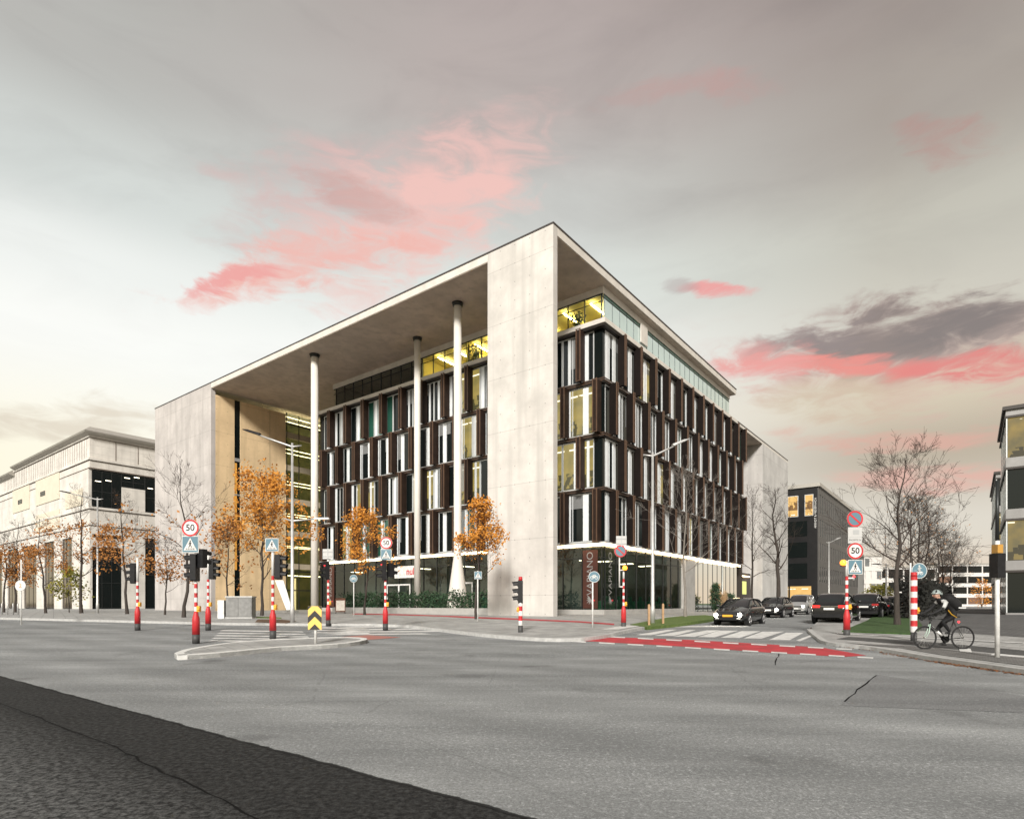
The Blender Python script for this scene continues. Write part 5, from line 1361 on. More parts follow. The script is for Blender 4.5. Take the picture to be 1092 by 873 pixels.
        o = MB().box(cx-s/2, y, cz-s/2, cx+s/2, y+0.02, cz+s/2).build(nm, mat('plate_pale_grey', (0.46, 0.46, 0.45), 0.5), root)
        MB().box(cx-s/2, y-.025, cz+s*.2, cx+s/2, y-.001, cz+s*.26).box(cx-s/2, y-.025, cz-s*.26, cx+s/2, y-.001, cz-s*.2).box(cx-.02, y-.03, cz-s/2, cx+.02, y-.026, cz+s/2).build('rail', M['grey'], o)
    return o

def signal(root, off, z, az_, n=3, lit=None, size=1.0, name='signal_head'):
    """traffic light; lenses and visors look towards azimuth az_ (0 = +x)"""
    T = Matrix.Translation((off[0], off[1], z)) @ Matrix.Rotation(R(az_), 4, 'Z') @ Matrix.Scale(size, 4)
    h = 0.30*n
    mb = MB().box(-0.20, -0.15, 0, 0.0, 0.15, h)
    mb.add([(-0.20, -.13, -.04), (0, -.13, -.04), (0, .13, -.04), (-.20, .13, -.04), (-0.20, -.15, 0.0), (0, -.15, 0), (0, .15, 0), (-.20, .15, 0)], [(0, 1, 2, 3), (0, 4, 5, 1), (1, 5, 6, 2), (2, 6, 7, 3), (3, 7, 4, 0)])
    mb.xform(T); o = mb.build(name, M['black'], root)
    vb = MB()
    for i in range(n):
        zc = 0.15+0.30*i; N = 12; vs_ = []
        for k in range(N+1):
            a = math.pi*(-0.12+1.24*k/N)
            vs_ += [(0.002, 0.125*math.cos(a), zc+0.125*math.sin(a)), (0.26-0.06*(1-math.sin(max(0, min(math.pi, a)))), 0.12*math.cos(a), zc-0.02+0.12*math.sin(a))]
        vb.add(vs_, [(2*k, 2*k+2, 2*k+3, 2*k+1) for k in range(N)], 0, True)
    vb.xform(T); vb.build('visor', M['black'], o, clean=False)
    for i in range(n):
        zc = 0.15+0.30*i
        lb3 = MB().tube([(0.002, 0, zc), (0.03, 0, zc)], [0.10, 0.09], 16); lb3.xform(T)
        lb3.build('lens', M['redlens'] if lit == i else M['darklens'], o)
    br_ = MB().box(-0.22, -.02, h-.12, -.02, .02, h-.08).box(-0.22, -.02, .08, -.02, .02, .12); 
    return o

def striped(root, H, z0=0.95, pitch=0.16, zs=2.35, sleeve=True, r=0.055, box_side=1, box_z=1.05):
    foot = MB().tube([(0, 0, -0.05), (0, 0, 0.26 if sleeve else 0.34)], [0.12 if sleeve else 0.10]*2, 16)
    foot.build('foot', mat('foot_dark', (0.05, 0.05, 0.05), 0.6), root)
    if sleeve:
        MB().tube([(0, 0, 0.262), (0, 0, 0.80), (0, 0, 0.98), (0, 0, 1.06)], [0.125, 0.12, 0.075, 0.062], 16).build('red_sleeve', M['red'], root)
        s0 = 1.062
    else: s0 = 0.342
    mb = MB(); z = s0; k = 0
    while z < zs-0.01:
        z2 = min(z+pitch, zs); mb.tube([(0, 0, z), (0, 0, z2)], [r, r], 16, k % 2, caps=False); z = z2; k += 1
    mb.tube([(0, 0, zs), (0, 0, H)], [r, r*0.9], 16, 0 if H-zs > 0.3 else 1)
    mb.build('striped_pole', [M['white'], M['red']], root)
    bx = MB().box(-0.05+box_side*0.10, -.06, box_z, 0.05+box_side*0.10, .06, box_z+.20); bx.sphere((box_side*0.12, -.065, box_z+.08), .05, 0, 10, 6)
    bx.build('push_button', M['amberbox'], root)

def beacon(root, x, z, lit=True):
    MB().tube([(x, -0.06, z), (x, -0.06, z+0.02), (x, -0.06, z+0.03)], [0.05, 0.12, 0.12], 14).build('beacon_base', M['black'], root)
    MB().sphere((x, -0.06, z+0.15), 0.12, 0, 14, 10).build('amber_beacon', M['amberlens'], root)

def post(name, label, px, py, cat='sign post', group=None):
    x, y = P(px, py)
    return empty(name, (x, y, g(y)+0.06), 0, label, cat, group), F/y    # px per metre
SP = 'red and white striped signal posts'
e, k = post('signal_post', 'foremost striped signal post at the left, with a 50 sign over a crossing sign', 209, 686, 'signal post', SP)
striped(e, 3.62); plate(e, '50', -0.15, 3.95, 0.60); plate(e, 'ped', -0.15, 3.38, 0.58); signal(e, (-0.14, 0.0), 2.15, 180); signal(e, (0.22, 0.12), 2.62, 70, 2)
e, k = post('signal_post', 'striped signal post just behind the 50-sign post, its dark light facing right', 222, 672, 'signal post', SP)
striped(e, 3.45, zs=2.3); signal(e, (0.30, 0), 2.35, 0); 
e, k = post('signal_post', 'striped signal post with a small crossing sign left of the lamp post', 291, 681, 'signal post', SP)
striped(e, 3.55); plate(e, 'ped', 0.0, 3.52, 0.50); signal(e, (0.30, 0.05), 2.25, 0); 
e, k = post('signal_post', 'striped signal post with the back of a square sign and a red light facing left', 350, 667.4, 'signal post', SP)
striped(e, 3.95); plate(e, 'back', 0.0, 3.68, 0.52); signal(e, (-0.16, -0.05), 2.4, 215, 3, 2)
e, k = post('signal_post', 'striped signal post with 50 and crossing signs and lights both sides, before the hedge', 411, 672, 'signal post', SP)
striped(e, 3.6); plate(e, '50', 0.05, 3.98, 0.56); plate(e, 'ped', 0.05, 3.44, 0.50); signal(e, (-0.16, -0.05), 2.3, 200, 3, 2); signal(e, (0.30, 0.1), 2.45, 40, 2)
e, k = post('signal_post', 'leftmost striped signal post with a long white top before the stone office', 146.7, 672, 'signal post', SP)
striped(e, 3.3, zs=2.2); signal(e, (-0.26, 0), 2.15, 180)
e, k = post('signal_post', 'short thick striped post in front of the big pier, its light facing left', 555, 677, 'signal post', SP)
striped(e, 2.36, sleeve=False, zs=2.2, pitch=0.20, r=0.085, box_side=-1, box_z=0.9); signal(e, (-0.10, 0.06), 1.3, 180, 3)
e, k = post('beacon_post', 'striped post with amber beacon below a no-stopping sign at the grass verge', 665, 670.5, 'beacon post')
striped(e, 2.85, r=0.05); beacon(e, 0.05, 2.72); 
MB().tube([(-0.2, 0, 1.95), (-0.2, 0, 4.25)], [.035, .035], 10).box(-0.2, -.02, 1.95, 0.0, .02, 2.0).box(-0.2, -.02, 2.75, 0.0, .02, 2.79).build('bracket_pole', M['white'], e)
plate(e, 'nostop', -0.17, 3.67, 0.58); plate(e, 'back', -0.12, 4.15, 0.50, y=-0.07)
e, k = post('beacon_post', 'striped post with red foot and amber beacon under four stacked signs at the right corner', 903, 679.7, 'beacon post')
striped(e, 2.95); beacon(e, -0.17, 2.72)
MB().tube([(0.27, 0, 2.2), (0.27, 0, 4.9)], [.035, .035], 10).box(0.05, -.02, 2.25, 0.27, .02, 2.3).box(0.05, -.02, 2.85, 0.27, .02, 2.9).build('bracket_pole', M['white'], e)
plate(e, 'nostop', 0.27, 4.58, 0.64); plate(e, 'text', 0.27, 3.94, 0.54); plate(e, '50', 0.28, 3.33, 0.64); plate(e, 'ped', 0.28, 2.70, 0.56)
MB().sphere((0.27, -0.02, 2.33), 0.045).build('red_lamp', M['redlens'], e)
e, k = post('striped_bollard_post', 'thick red and white striped post at the front wheel of the bicycle', 974.5, 686, 'striped post')
striped(e, 2.42, sleeve=False, zs=2.26, pitch=0.20, r=0.105, box_side=1, box_z=1.0)
def sign_post(label, px, py, H, items, group=None, pm='white', r=0.035, dx=0.0, name='sign_post'):
    e, k = post(name, label, px, py, 'road sign', group)
    MB().tube([(dx, 0, -0.1), (dx, 0, H)], [r, r], 10).build('pole', M[pm], e)
    for kind, x, z, s in items: plate(e, kind, x, z, s, y=-0.06)
    return e
BS = 'round blue cycle signs on white poles'
sign_post('blue round cycle sign on a white pole before the left end of the hedge', 377.3, 657.8, 3.0, [('bike', 0, 2.72, 0.56)], BS)
sign_post('blue round cycle sign on a white pole right of the big pier', 632, 672, 2.6, [('bike', 0.06, 2.42, 0.52), ('disc', -0.05, 2.42, 0.52)][:1], BS)
e = KIDS(bpy.data.objects[-1]) if False else None
sign_post('small square crossing sign on a thin white pole by the golden tree', 509.5, 664.5, 2.9, [('ped', 0.02, 2.65, 0.42)])
sign_post('blue round shared-path sign on a white pole behind the thick striped post', 971, 676, 2.95, [('share', 0.33, 2.62, 0.66)])
e = sign_post('white pole with a round cream disc at the far left', 22.7, 666, 3.45, [('disc', 0, 2.05, 0.58)])
text_obj('lettering', '2', 0.34, mat('sign_ochre', (0.55, 0.30, 0.10), 0.5), e, (0, -0.075, 2.05))
e, k = post('chevron_post', 'yellow and black chevron board on a short white pole on the traffic island', 336.5, 690, 'chevron sign')
MB().tube([(0, 0, 0), (0, 0, 1.2)], [.045, .045], 12).build('pole', M['white'], e)
b_ = MB().box(-.22, -.08, 0.52, .22, -.055, 1.28).build('board', M['yellow'], e)
ch = MB()
for z0 in (0.30, 0.74, 1.18):
    pts_ = [(-.22, z0-.02), (0, z0+.20), (.22, z0-.02), (.22, z0+.18), (0, z0+.40), (-.22, z0+.18)]
    def clipz(z): return max(0.522, min(1.278, z))
    # two slanted bars forming one upward arrow, clipped to the board
    for sx_ in (-1, 1):
        q_ = [(sx_*.22, z0-.02), (0, z0+.20), (0, z0+.40), (sx_*.22, z0+.18)]
        # clip polygon against the board's top and bottom
        def clip(poly, lim, keep_below):
            out_ = []
            for i in range(len(poly)):
                a, b = poly[i], poly[(i+1) % len(poly)]
                ia = (a[1] <= lim) if keep_below else (a[1] >= lim); ib = (b[1] <= lim) if keep_below else (b[1] >= lim)
                if ia: out_.append(a)
                if ia != ib:
                    t = (lim-a[1])/(b[1]-a[1]); out_.append((a[0]+(b[0]-a[0])*t, lim))
            return out_
        q_ = clip(clip(q_, 1.278, True), 0.522, False)
        if len(q_) >= 3: ch.poly(q_, -0.083)
ch.build('chevron', M['signblack'], b_, clean=False)
# slim signal pole at the right, seen edge-on
e, k = post('signal_post', 'tall white pole with a narrow dark signal box seen edge-on at the right corner', 1063.5, 705, 'signal post')
MB().tube([(0, 0, -0.05), (0, 0, 3.05)], [.055, .05], 14).build('pole', M['white'], e)
MB().box(-.10, -.14, 2.10, .10, .14, 2.72).build('signal_head', M['black'], e)
MB().box(-.07, -.10, 2.73, .07, .10, 2.95).build('amber_lens', mat('dull_amber', (0.45, 0.24, 0.05), 0.4), e)
MB().tube([(0, 0, 3.06), (0, 0, 4.6)], [.045, .04], 12).build('upper_pole', M['mull'], e)
# utility cabinet, stakes, boards, bollards
x, y = P(257, 661)
e = empty('utility_cabinet', (x, y, g(y)+.1), 0, 'grey metal utility cabinet on the pavement between two left trees', 'cabinet')
MB().box(-.80, -.3, 0.1, .80, .3, 1.32).build('body', mat('cabinet_grey', (0.20, 0.20, 0.195), .5, var=.2, scale=4), e)
MB().box(-.84, -.34, 1.323, .84, .34, 1.40).build('lid', M['steel'], e)
for dx in (-.78, .02): MB().box(dx, -.325, .15, dx+.74, -.303, 1.27).build('door', MATS['cabinet_grey'], e)
MB().box(-.85, -.35, -.1, .85, .35, .097).build('base', M['kerb'], e)
MB().box(-1.35, -.25, 0, -.95, .25, 1.15).build('side_box', M['white'], e)
for i, (px, py, lb4) in enumerate(((707, 667.5, 'wooden stake right of the lamp post on the grass verge'), (701.0, 669.3, 'wooden stake right at the foot of the lamp post on the grass verge'))):
    x, y = P(px-(0 if i == 0 else 9), py)
    o = MB().box(-.05, -.05, -.05, .05, .05, 1.0).box(-.03, -.03, 1.001, .03, .03, 1.03).build('wooden_stake', M['wood'], None, (x, y, g(y)+.15)); tag(o, lb4, 'stake', 'wooden stakes on the verge')
x, y = D(363, 52)
e = empty('menu_board', (x, y, .6), R(20), 'small brown-framed menu board standing before the restaurant', 'sign board')
MB().box(-.42, -.03, .15, .42, .03, 1.35).build('frame', mat('board_brown', (.12, .04, .02), .5), e)
MB().box(-.36, -.045, .25, .36, -.033, 1.15).build('poster', mat('poster_print', (.55, .50, .42), .5, color2=(.75, .72, .66), scale=6), e)
for sx_ in (-1, 1): MB().tube([(sx_*.36, 0, .15), (sx_*.40, .3, 0)], [.02, .02], 6).tube([(sx_*.36, 0, .15), (sx_*.40, -.3, 0)], [.02, .02], 6).build('leg', M['black'], e)
x, y = D(303, 62)
e = empty('beach_flag', (x, y, .6), 0, 'white leaning banner standing by the lit entrance', 'banner')
MB().prism_xz([(-.95, 3.3), (-.1, 3.3), (.9, .25), (.25, .2)], -.02, .02).build('cloth', mat('banner_cloth', (.72, .72, .70), .7), e)
MB().tube([(-.1, 0, 3.35), (.92, 0, 0)], [.03, .03], 8).build('pole', M['steel'], e)
for sx_ in (0,): MB().box(.4, -.4, -.05, 1.4, .4, 0.06).build('base', M['black'], e)
for i, px in enumerate((2, 8, 14, 19)):
    x, y = D(px, 46)
    o = MB().tube([(0, 0, -.05), (0, 0, .85), (0, 0, .92)], [.05, .05, .02], 10).build('bollard', M['steel'], None, (x, y, .6)); tag(o, ('thin steel bollard at the far left edge, first of four', 'thin steel bollard, second of four from the left edge', 'thin steel bollard, third of four from the left edge', 'thin steel bollard nearest the cream disc sign')[i], 'bollard', 'steel bollards at the left')
# ------------------------------------------------------------------ cars
def loft(mb, secs, m=0, sm=True, closed=False, capm=None):
    n = len(secs[0]); o = len(mb.v)
    vs = [p for s in secs for p in s]
    fs = []
    for i in range(len(secs)-1):
        for k in range(n if closed else n-1):
            a = i*n+k; b = i*n+(k+1) % n; fs.append((a, b, b+n, a+n))
    mb.add(vs, fs, m, sm)
    if capm is not None:
        mb.add(secs[0], [tuple(range(n))], capm); mb.add(secs[-1], [tuple(range(n))[::-1]], capm)

def interp(tab, x):
    for (a, va), (b, vb) in zip(tab, tab[1:]):
        if x <= b: 
            t = (x-a)/(b-a); t = max(0, min(1, t)); return va+(vb-va)*t
    return tab[-1][1]
def make_car(label, pos, heading, paint, style='hatch', lights='head', plate_m=None, group=None, name='car', dirt=0):
    """front at -x, length along +x; heading = rotation about z"""
    S = dict(
      hatch=dict(L=4.25, W=.89, belt=[(0,.58),(.12,.70),(.9,.90),(1.15,.97),(3.9,1.03),(4.15,.98),(4.25,.80)], roof=[(1.05,.97),(1.85,1.40),(2.5,1.47),(3.4,1.44),(3.75,1.36),(4.12,1.02)], r0=.31),
      suv=dict(L=4.65, W=.94, belt=[(0,.68),(.12,.82),(1.0,1.04),(1.25,1.10),(4.3,1.13),(4.55,1.08),(4.65,.85)], roof=[(1.15,1.10),(1.9,1.58),(2.6,1.66),(3.8,1.62),(4.2,1.52),(4.5,1.12)], r0=.36),
      van=dict(L=4.7, W=.94, belt=[(0,.70),(.12,.86),(.75,1.06),(.95,1.12),(4.4,1.15),(4.62,1.10),(4.7,.85)], roof=[(.85,1.12),(1.7,1.70),(2.4,1.80),(4.0,1.78),(4.4,1.70),(4.62,1.14)], r0=.34),
      sedan=dict(L=4.6, W=.90, belt=[(0,.56),(.12,.68),(1.1,.88),(1.35,.94),(3.8,.99),(4.45,.95),(4.6,.78)], roof=[(1.3,.94),(2.0,1.35),(2.7,1.42),(3.3,1.38),(3.7,1.2),(4.1,.99)], r0=.32))[style]
    L, Wd, r0 = S['L'], S['W'], S['r0']
    e = empty(name, (pos[0], pos[1], g(pos[1])+0.006), heading, label, 'car', group)
    body = MB(); secs = []
    xs = [0, .04, .12, .28, .5, .75, 1.0, 1.25, 1.6, 2.0, 2.5, 3.0, 3.4, 3.75, L-.45, L-.28, L-.12, L-.04, L]
    def half(x):
        f = min(x, L-x)
        return Wd*(0.80+0.20*min(1, (f/.55))**0.5)
    for x in xs:
        w_ = half(x); zb = interp(S['belt'], x); lo = .22 if .3 < x < L-.3 else .30
        w2 = w_*0.90
        secs.append([(x, -w_*.86, lo), (x, -w_*.98, lo+.10), (x, -w_, .48), (x, -w_*.995, zb-.20), (x, -w_*.955, zb-.05), (x, -w2*.93, zb), (x, -w_*.5, zb+.035), (x, 0, zb+.045),
                     (x, w_*.5, zb+.035), (x, w2*.93, zb), (x, w_*.955, zb-.05), (x, w_*.995, zb-.20), (x, w_, .48), (x, w_*.98, lo+.10), (x, w_*.86, lo)])
    loft(body, secs, 0, True, True, 0)
    bo_ = body.build('body', paint, e)
    # greenhouse: glass with painted roof and pillars
    gh = MB(); rt = S['roof']
    g0 = rt[0][0]; g1 = rt[-1][0]
    rows_ = []
    for x, z in rt:
        zb = interp(S['belt'], x)-.01; wb = half(x)*.86; t = (z-zb)/(max(r for _, r in rt)-zb) if z > zb else 0
        wr = wb-(wb*.24)*t
        rows_.append([(x, -wb, zb), (x, -wr, z-.05*t), (x, -wr*.75, z), (x, 0, z+.015*t), (x, wr*.75, z), (x, wr, z-.05*t), (x, wb, zb)])
    n = 7; vs_ = [p for r_ in rows_ for p in r_]; gh_f = []; 
    o0 = len(gh.v); gh.v += vs_
    for i in range(len(rows_)-1):
        for k in range(n-1):
            side = k in (0, n-2)
            glass = side or i == 0 or i == len(rows_)-2
            gh.f.append((o0+i*n+k, o0+i*n+k+1, o0+(i+1)*n+k+1, o0+(i+1)*n+k)); gh.m.append(1 if glass else 0); gh.sm.append(True)
    gh.build('cabin', [paint, mat('car_glass', (0.012, 0.014, 0.015), 0.05, spec=0.9)], e)
    pl = MB()
    for s in (1, 5):
        for i in range(len(rows_)-1): pl.tube([rows_[i][s], rows_[i+1][s]], [.03, .03], 6)
    for i in (2, 3):
        pl.tube([rows_[i][0], rows_[i][1]], [.032, .03], 6); pl.tube([rows_[i][6], rows_[i][5]], [.032, .03], 6)
    pl.build('pillar', paint if style != 'hatch' else M['black'], e)
    # wheels with arches
    for x in (.82, L-.82):
        for s in (-1, 1):
            yo = s*Wd
            ar = MB().tube([(x, yo*0.80, r0+.02), (x, yo*1.004, r0+.02)], [r0+.07, r0+.07], 24, 0, sm=False); ar.build('wheel_arch', M['black'], e)
            wh = MB().tube([(x, yo-s*.20, r0), (x, yo-s*.195, r0), (x, yo-s*.02+s*.02, r0), (x, yo+s*.012, r0)], [r0*.92, r0, r0, r0*.92], 24, 0); wo = wh.build('wheel', mat('tyre', (.02, .02, .02), .8), e)
            rm = MB(); yy = yo+s*.016
            rm.tube([(x, yy-s*.003, r0), (x, yy, r0)], [r0*.16, r0*.15], 12)
            for q in range(5):
                a = 2*math.pi*q/5+.3
                c_, s_3 = math.cos(a), math.sin(a)
                rm.tube([(x+c_*r0*.1, yy, r0+s_3*r0*.1), (x+c_*r0*.66, yy, r0+s_3*r0*.66)], [.03, .035], 5)
            for q in range(24):
                a = 2*math.pi*q/24; b = 2*math.pi*(q+1)/24
                rm.tube([(x+math.cos(a)*r0*.68, yy, r0+math.sin(a)*r0*.68), (x+math.cos(b)*r0*.68, yy, r0+math.sin(b)*r0*.68)], [.018, .018], 4, caps=False)
            rm.build('rim', mat('alloy', (.45, .45, .46), .3, .8), wo)
    hw = half(.05)
    zf = interp(S['belt'], .12)
    grl = MB().box(-.012, -hw*.62, zf-.22, .03, hw*.62, zf-.10)
    grl.build('grille', M['black'], e)
    MB().box(-.016, -hw*.62, zf-.165, -.013, hw*.62, zf-.15).build('grille_bar', mat('chrome', (.7, .7, .7), .15, 1.0), e)
    MB().box(-.014, -hw*.78, .33, .03, hw*.78, .44).build('air_intake', M['black'], e)
    HL = mat('headlamp_lit', (1, 1, 1), .2, emit=(1.0, .93, .80), estr=45 if False else 30)
    HO = mat('headlamp_off', (.35, .36, .37), .1, .2)
    for s in (-1, 1):
        hl = MB().sphere((.08, s*hw*.80, zf-.135), .11, 0, 12, 8, (1.0, 1.5, .62)); h_ = hl.build('headlight', HO, e)
        if lights == 'head': MB().sphere((-.02, s*hw*.80, zf-.135), .10, 0, 10, 8, (.6, 1, 1)).build('headlight_lamp', HL, h_)
        MB().box(-.02, s*hw*.72-.09, .36, .0, s*hw*.72+.09, .41).build('fog_light', HO if lights != 'head' else M['white'], e)
        mi = MB().sphere((rt[0][0]+.35, s*(Wd+.10), interp(S['belt'], 1.4)+.08), .11, 0, 10, 6, (.7, 1.0, .65)); mi.tube([(rt[0][0]+.35, s*(Wd*.9), interp(S['belt'], 1.4)), (rt[0][0]+.35, s*(Wd+.08), interp(S['belt'], 1.4)+.05)], [.03, .03], 6)
        mi.build('mirror', paint, e)
    zr = interp(S['belt'], L-.1); hr = half(L-.05)
    TLm = mat('tail_lamp_lit', (.6, .02, .02), .2, emit=(1, .03, .02), estr=0.7) if lights == 'tail' else mat('tail_lamp', (.35, .02, .02), .2)
    for s in (-1, 1):
        MB().box(L-.14, s*hr*.55, zr-.24, L+.012, s*hr*1.0, zr-.11).build('tail_light', TLm, e)
    MB().box(L-.05, -hr*.55, zr-.18, L+.006, hr*.55, zr-.16).build('tailgate_trim', MATS['chrome'], e)
    MB().box(L-.06, -hr*.96, .32, L+.03, hr*.96, .50).build('rear_bumper', M['black'], e)
    pm = plate_m or mat('plate_white', (.7, .7, .68), .5)
    MB().box(-.03, -.26, .47, -.017, .26, .58).build('front_plate', pm, e)
    MB().box(L+.007, -.26, zr-.36, L+.02, .26, zr-.25).build('rear_plate', pm, e)
    MB().box(1.0, -Wd*.8, .16, L-1.0, Wd*.8, .23).build('underbody', M['black'], e)
    return e
PD = mat('car_paint_charcoal', (.035, .036, .038), .25, .5, coat=1.0)
PBK = mat('car_paint_black', (.012, .012, .013), .2, .3, coat=1.0)
PSV = mat('car_paint_silver', (.45, .46, .46), .3, .6, coat=.8)
PNV = mat('car_paint_dark_blue', (.02, .024, .035), .22, .4, coat=1.0)
CG = 'cars queued at the crossing with headlights on'
hd = ANG
OR = mat('plate_orange', (.80, .36, .03), .5)
def front_at(px, y): return D(px, y)
make_car('charcoal hatchback with orange plate and headlights on, first at the zebra crossing', D(776, 31.2), hd, PD, 'hatch', 'head', OR, CG)
make_car('dark car with glaring headlights, second in the queue behind the charcoal hatchback', D(818, 41), hd, PBK, 'hatch', 'head', None, CG)
make_car('pale silver van-like car, third in the queue with headlights on', D(848, 53), hd, PSV, 'van', 'head', None, CG)
CP = 'dark cars standing along the right of the side street'
def rear_at(px, y, L):   # rear bumper centre at that place, car pointing away
    x, yy = D(px, y); return (x, yy)
def away(label, px, y, paint, style, L, lights, grp):
    x, yy = D(px, y)
    # car front at -x local; to point away from us turn it round and shift by its length
    return make_car(label, (x+UR[0]*L, yy+UR[1]*L), ANG+math.pi, paint, style, lights, None, grp)
away('black sport utility car seen from behind with red tail lights, leaving the crossing', 884, 32.3, PBK, 'suv', 4.65, 'tail', CP)
away('black sport utility car parked just beyond the four-sign post', 921, 38, PBK, 'suv', 4.65, None, CP)
away('dark blue car parked second behind the four-sign post', 936, 45, PNV, 'hatch', 4.25, None, CP)
away('black car parked at the head of the dark row near the largest bare tree', 947, 53, PBK, 'suv', 4.65, None, CP)
away('charcoal car parked farthest along the dark row', 958, 62, PD, 'sedan', 4.6, None, CP)
away('charcoal car standing in the forecourt lane behind the bare trees', 905, 72, PD, 'sedan', 4.6, 'tail', CP)

# ------------------------------------------------------------------ bicycle and cyclist
by = 17.6; bx_, _ = D(1006.5, by)
SC = 1.0
bz = g(by)+0.118
bk = empty('road_bicycle', (bx_, by, bz), 0, 'black road bicycle ridden to the left along the pavement edge', 'bicycle')
WR = .335; xf, xr = -.56, .56
def wheel(nm, x):
    tm_ = MB(); N = 36
    ring = [(x+math.cos(2*math.pi*k/N)*WR, 0, WR+math.sin(2*math.pi*k/N)*WR) for k in range(N+1)]
    tm_.tube(ring, .017, 6, 0, caps=False)
    o = tm_.build(nm, mat('tyre', (0, 0, 0)), bk)
    rm = MB(); ring = [(x+math.cos(2*math.pi*k/N)*(WR-.025), 0, WR+math.sin(2*math.pi*k/N)*(WR-.025)) for k in range(N+1)]
    rm.tube(ring, .010, 5, 0, caps=False); rm.build('rim', M['black'], o)
    sp_ = MB()
    for k in range(20):
        a = 2*math.pi*k/20; sp_.tube([(x, (.03 if k % 2 else -.03), WR), (x+math.cos(a)*(WR-.03), 0, WR+math.sin(a)*(WR-.03))], [.0018, .0018], 3, caps=False)
    sp_.tube([(x, -.05, WR), (x, .05, WR)], [.022, .022], 8)
    sp_.build('spokes', M['steel'], o)
wheel('wheel', xf); wheel('wheel', xr)
bbk = (.10, 0, .28); st = (.30, 0, .86); hd1 = (-.38, 0, .90); hd0 = (-.42, 0, .74)
fm_ = MB()
for a, b, r_ in ((bbk, st, .017), (st, hd1, .016), (bbk, hd0, .021), (hd0, hd1, .020)): fm_.tube([a, b], [r_, r_], 8)
for s in (-.05, .05): fm_.tube([(bbk[0], s*.6, bbk[2]), (xr, s, WR)], [.010, .009], 6); fm_.tube([(st[0]-.01, s*.3, st[2]-.06), (xr, s, WR)], [.008, .007], 6)
fm_.build('frame', mat('frame_black', (.02, .022, .02), .3), bk)
fk = MB()
for s in (-.05, .05): fk.tube([(hd0[0], s*.5, hd0[2]), (hd0[0]-.05, s, .5), (xf, s, WR)], [.014, .012, .009], 6)
fk.build('fork', mat('fork_green_white', (.45, .60, .50), .4), bk)
MB().box(.18, -.06, .93, .44, .06, .965).tube([(.30, 0, .86), (.31, 0, .94)], [.014, .014], 8).build('saddle', M['black'], bk)
hb = MB()
hb.tube([hd1, (-.46, 0, .97)], [.014, .014], 6)
hb.tube([(-.46, -.20, .98), (-.46, .20, .98)], [.013, .013], 8)
for s in (-.20, .20): hb.tube([(-.46, s, .98), (-.54, s, .985), (-.585, s, .93), (-.555, s, .86), (-.49, s, .845)], .014, 7)
for s in (-.20, .20): hb.tube([(-.545, s, .985), (-.60, s, 1.03), (-.60, s, 1.05)], [.016, .018, .012], 7)
hb.build('handlebar', M['black'], bk)
ck = MB().tube([(bbk[0], .035, .28), (bbk[0], .04, .28)], [.095, .095], 24)
ck.tube([(bbk[0], .055, .28), (bbk[0]-.02, .06, .11)], [.012, .010], 6).tube([(bbk[0], -.055, .28), (bbk[0]+.02, -.06, .45)], [.012, .010], 6)
ck.box(bbk[0]-.07, .06, .10, bbk[0]+.03, .14, .12).box(bbk[0]-.03, -.14, .44, bbk[0]+.07, -.06, .46); ck.build('crankset', M['black'], bk)
chn = MB().tube([(bbk[0], .045, .373), (xr, .045, WR+.035)], [.004, .004], 4).tube([(bbk[0], .045, .187), (xr-.02, .045, WR-.10), (xr, .045, WR-.035)], [.004]*3, 4).tube([(xr, .04, WR), (xr, .055, WR)], [.045, .03], 16)
chn.build('chain', M['steel'], bk)
MB().tube([(-.20, 0, .52), (-.06, 0, .40)], [.036, .036], 10).build('bottle', M['white'], bk)
MB().sphere((.44, 0, .80), .03, 0, 8, 6).build('rear_light', M['redlens'], bk)

# cyclist: one skinned body in riding pose
def skin_body(name, verts, edges, radii, mats_fn, mats, parent, levels=2):
    me = bpy.data.meshes.new(name); me.from_pydata(verts, edges, []); me.update()
    o = bpy.data.objects.new(name, me); col.objects.link(o)
    md = o.modifiers.new('s', 'SKIN'); md.use_smooth_shade = True; md.branch_smoothing = 0.6
    for i, r_ in enumerate(radii):
        sv = me.skin_vertices[0].data[i]; sv.radius = (r_, r_) if isinstance(r_, (int, float)) else r_
        sv.use_root = (i == 0)
    sb = o.modifiers.new('b', 'SUBSURF'); sb.levels = levels; sb.render_levels = levels
    dg = bpy.context.evaluated_depsgraph_get(); dg.update()
    m2 = bpy.data.meshes.new_from_object(o.evaluated_get(dg))
    bpy.data.objects.remove(o)
    m2.materials.clear()
    for m in mats: m2.materials.append(m)
    for p in m2.polygons:
        p.use_smooth = True; p.material_index = mats_fn(p.center)
    o2 = bpy.data.objects.new(name, m2); col.objects.link(o2); o2.parent = parent
    return o2
SKIN = mat('skin', (.50, .30, .22), .5); CLB = mat('black_cycling_wear', (.006, .006, .007), .75, var=.3, scale=10, bump=.3, bscale=30); SHOE = mat('cycling_shoe', (.03, .03, .03), .4)
JW = mat('white_sleeve', (.62, .63, .62), .7); JY = mat('yellow_trim', (.75, .42, .03), .6)
person = empty('person', (bx_, by, bz), 0, 'cyclist in black winter wear with a pale helmet, leaning over the handlebar', 'person')
V = []; E = []; RD = []
def addv(p, r_, par=None):
    V.append(p); RD.append(r_)
    if par is not None: E.append((par, len(V)-1))
    return len(V)-1
pel = addv((.28, 0, 1.03), (.145, .15))
sp1 = addv((.20, 0, 1.16), (.135, .14), pel); sp2 = addv((.06, 0, 1.31), (.15, .15), sp1); ch_ = addv((-.07, 0, 1.41), (.15, .13), sp2)
nk = addv((-.16, 0, 1.47), .062, ch_); h0 = addv((-.205, 0, 1.53), .075, nk); h1_ = addv((-.225, 0, 1.60), .098, h0); h2_ = addv((-.215, 0, 1.675), .080, h1_)
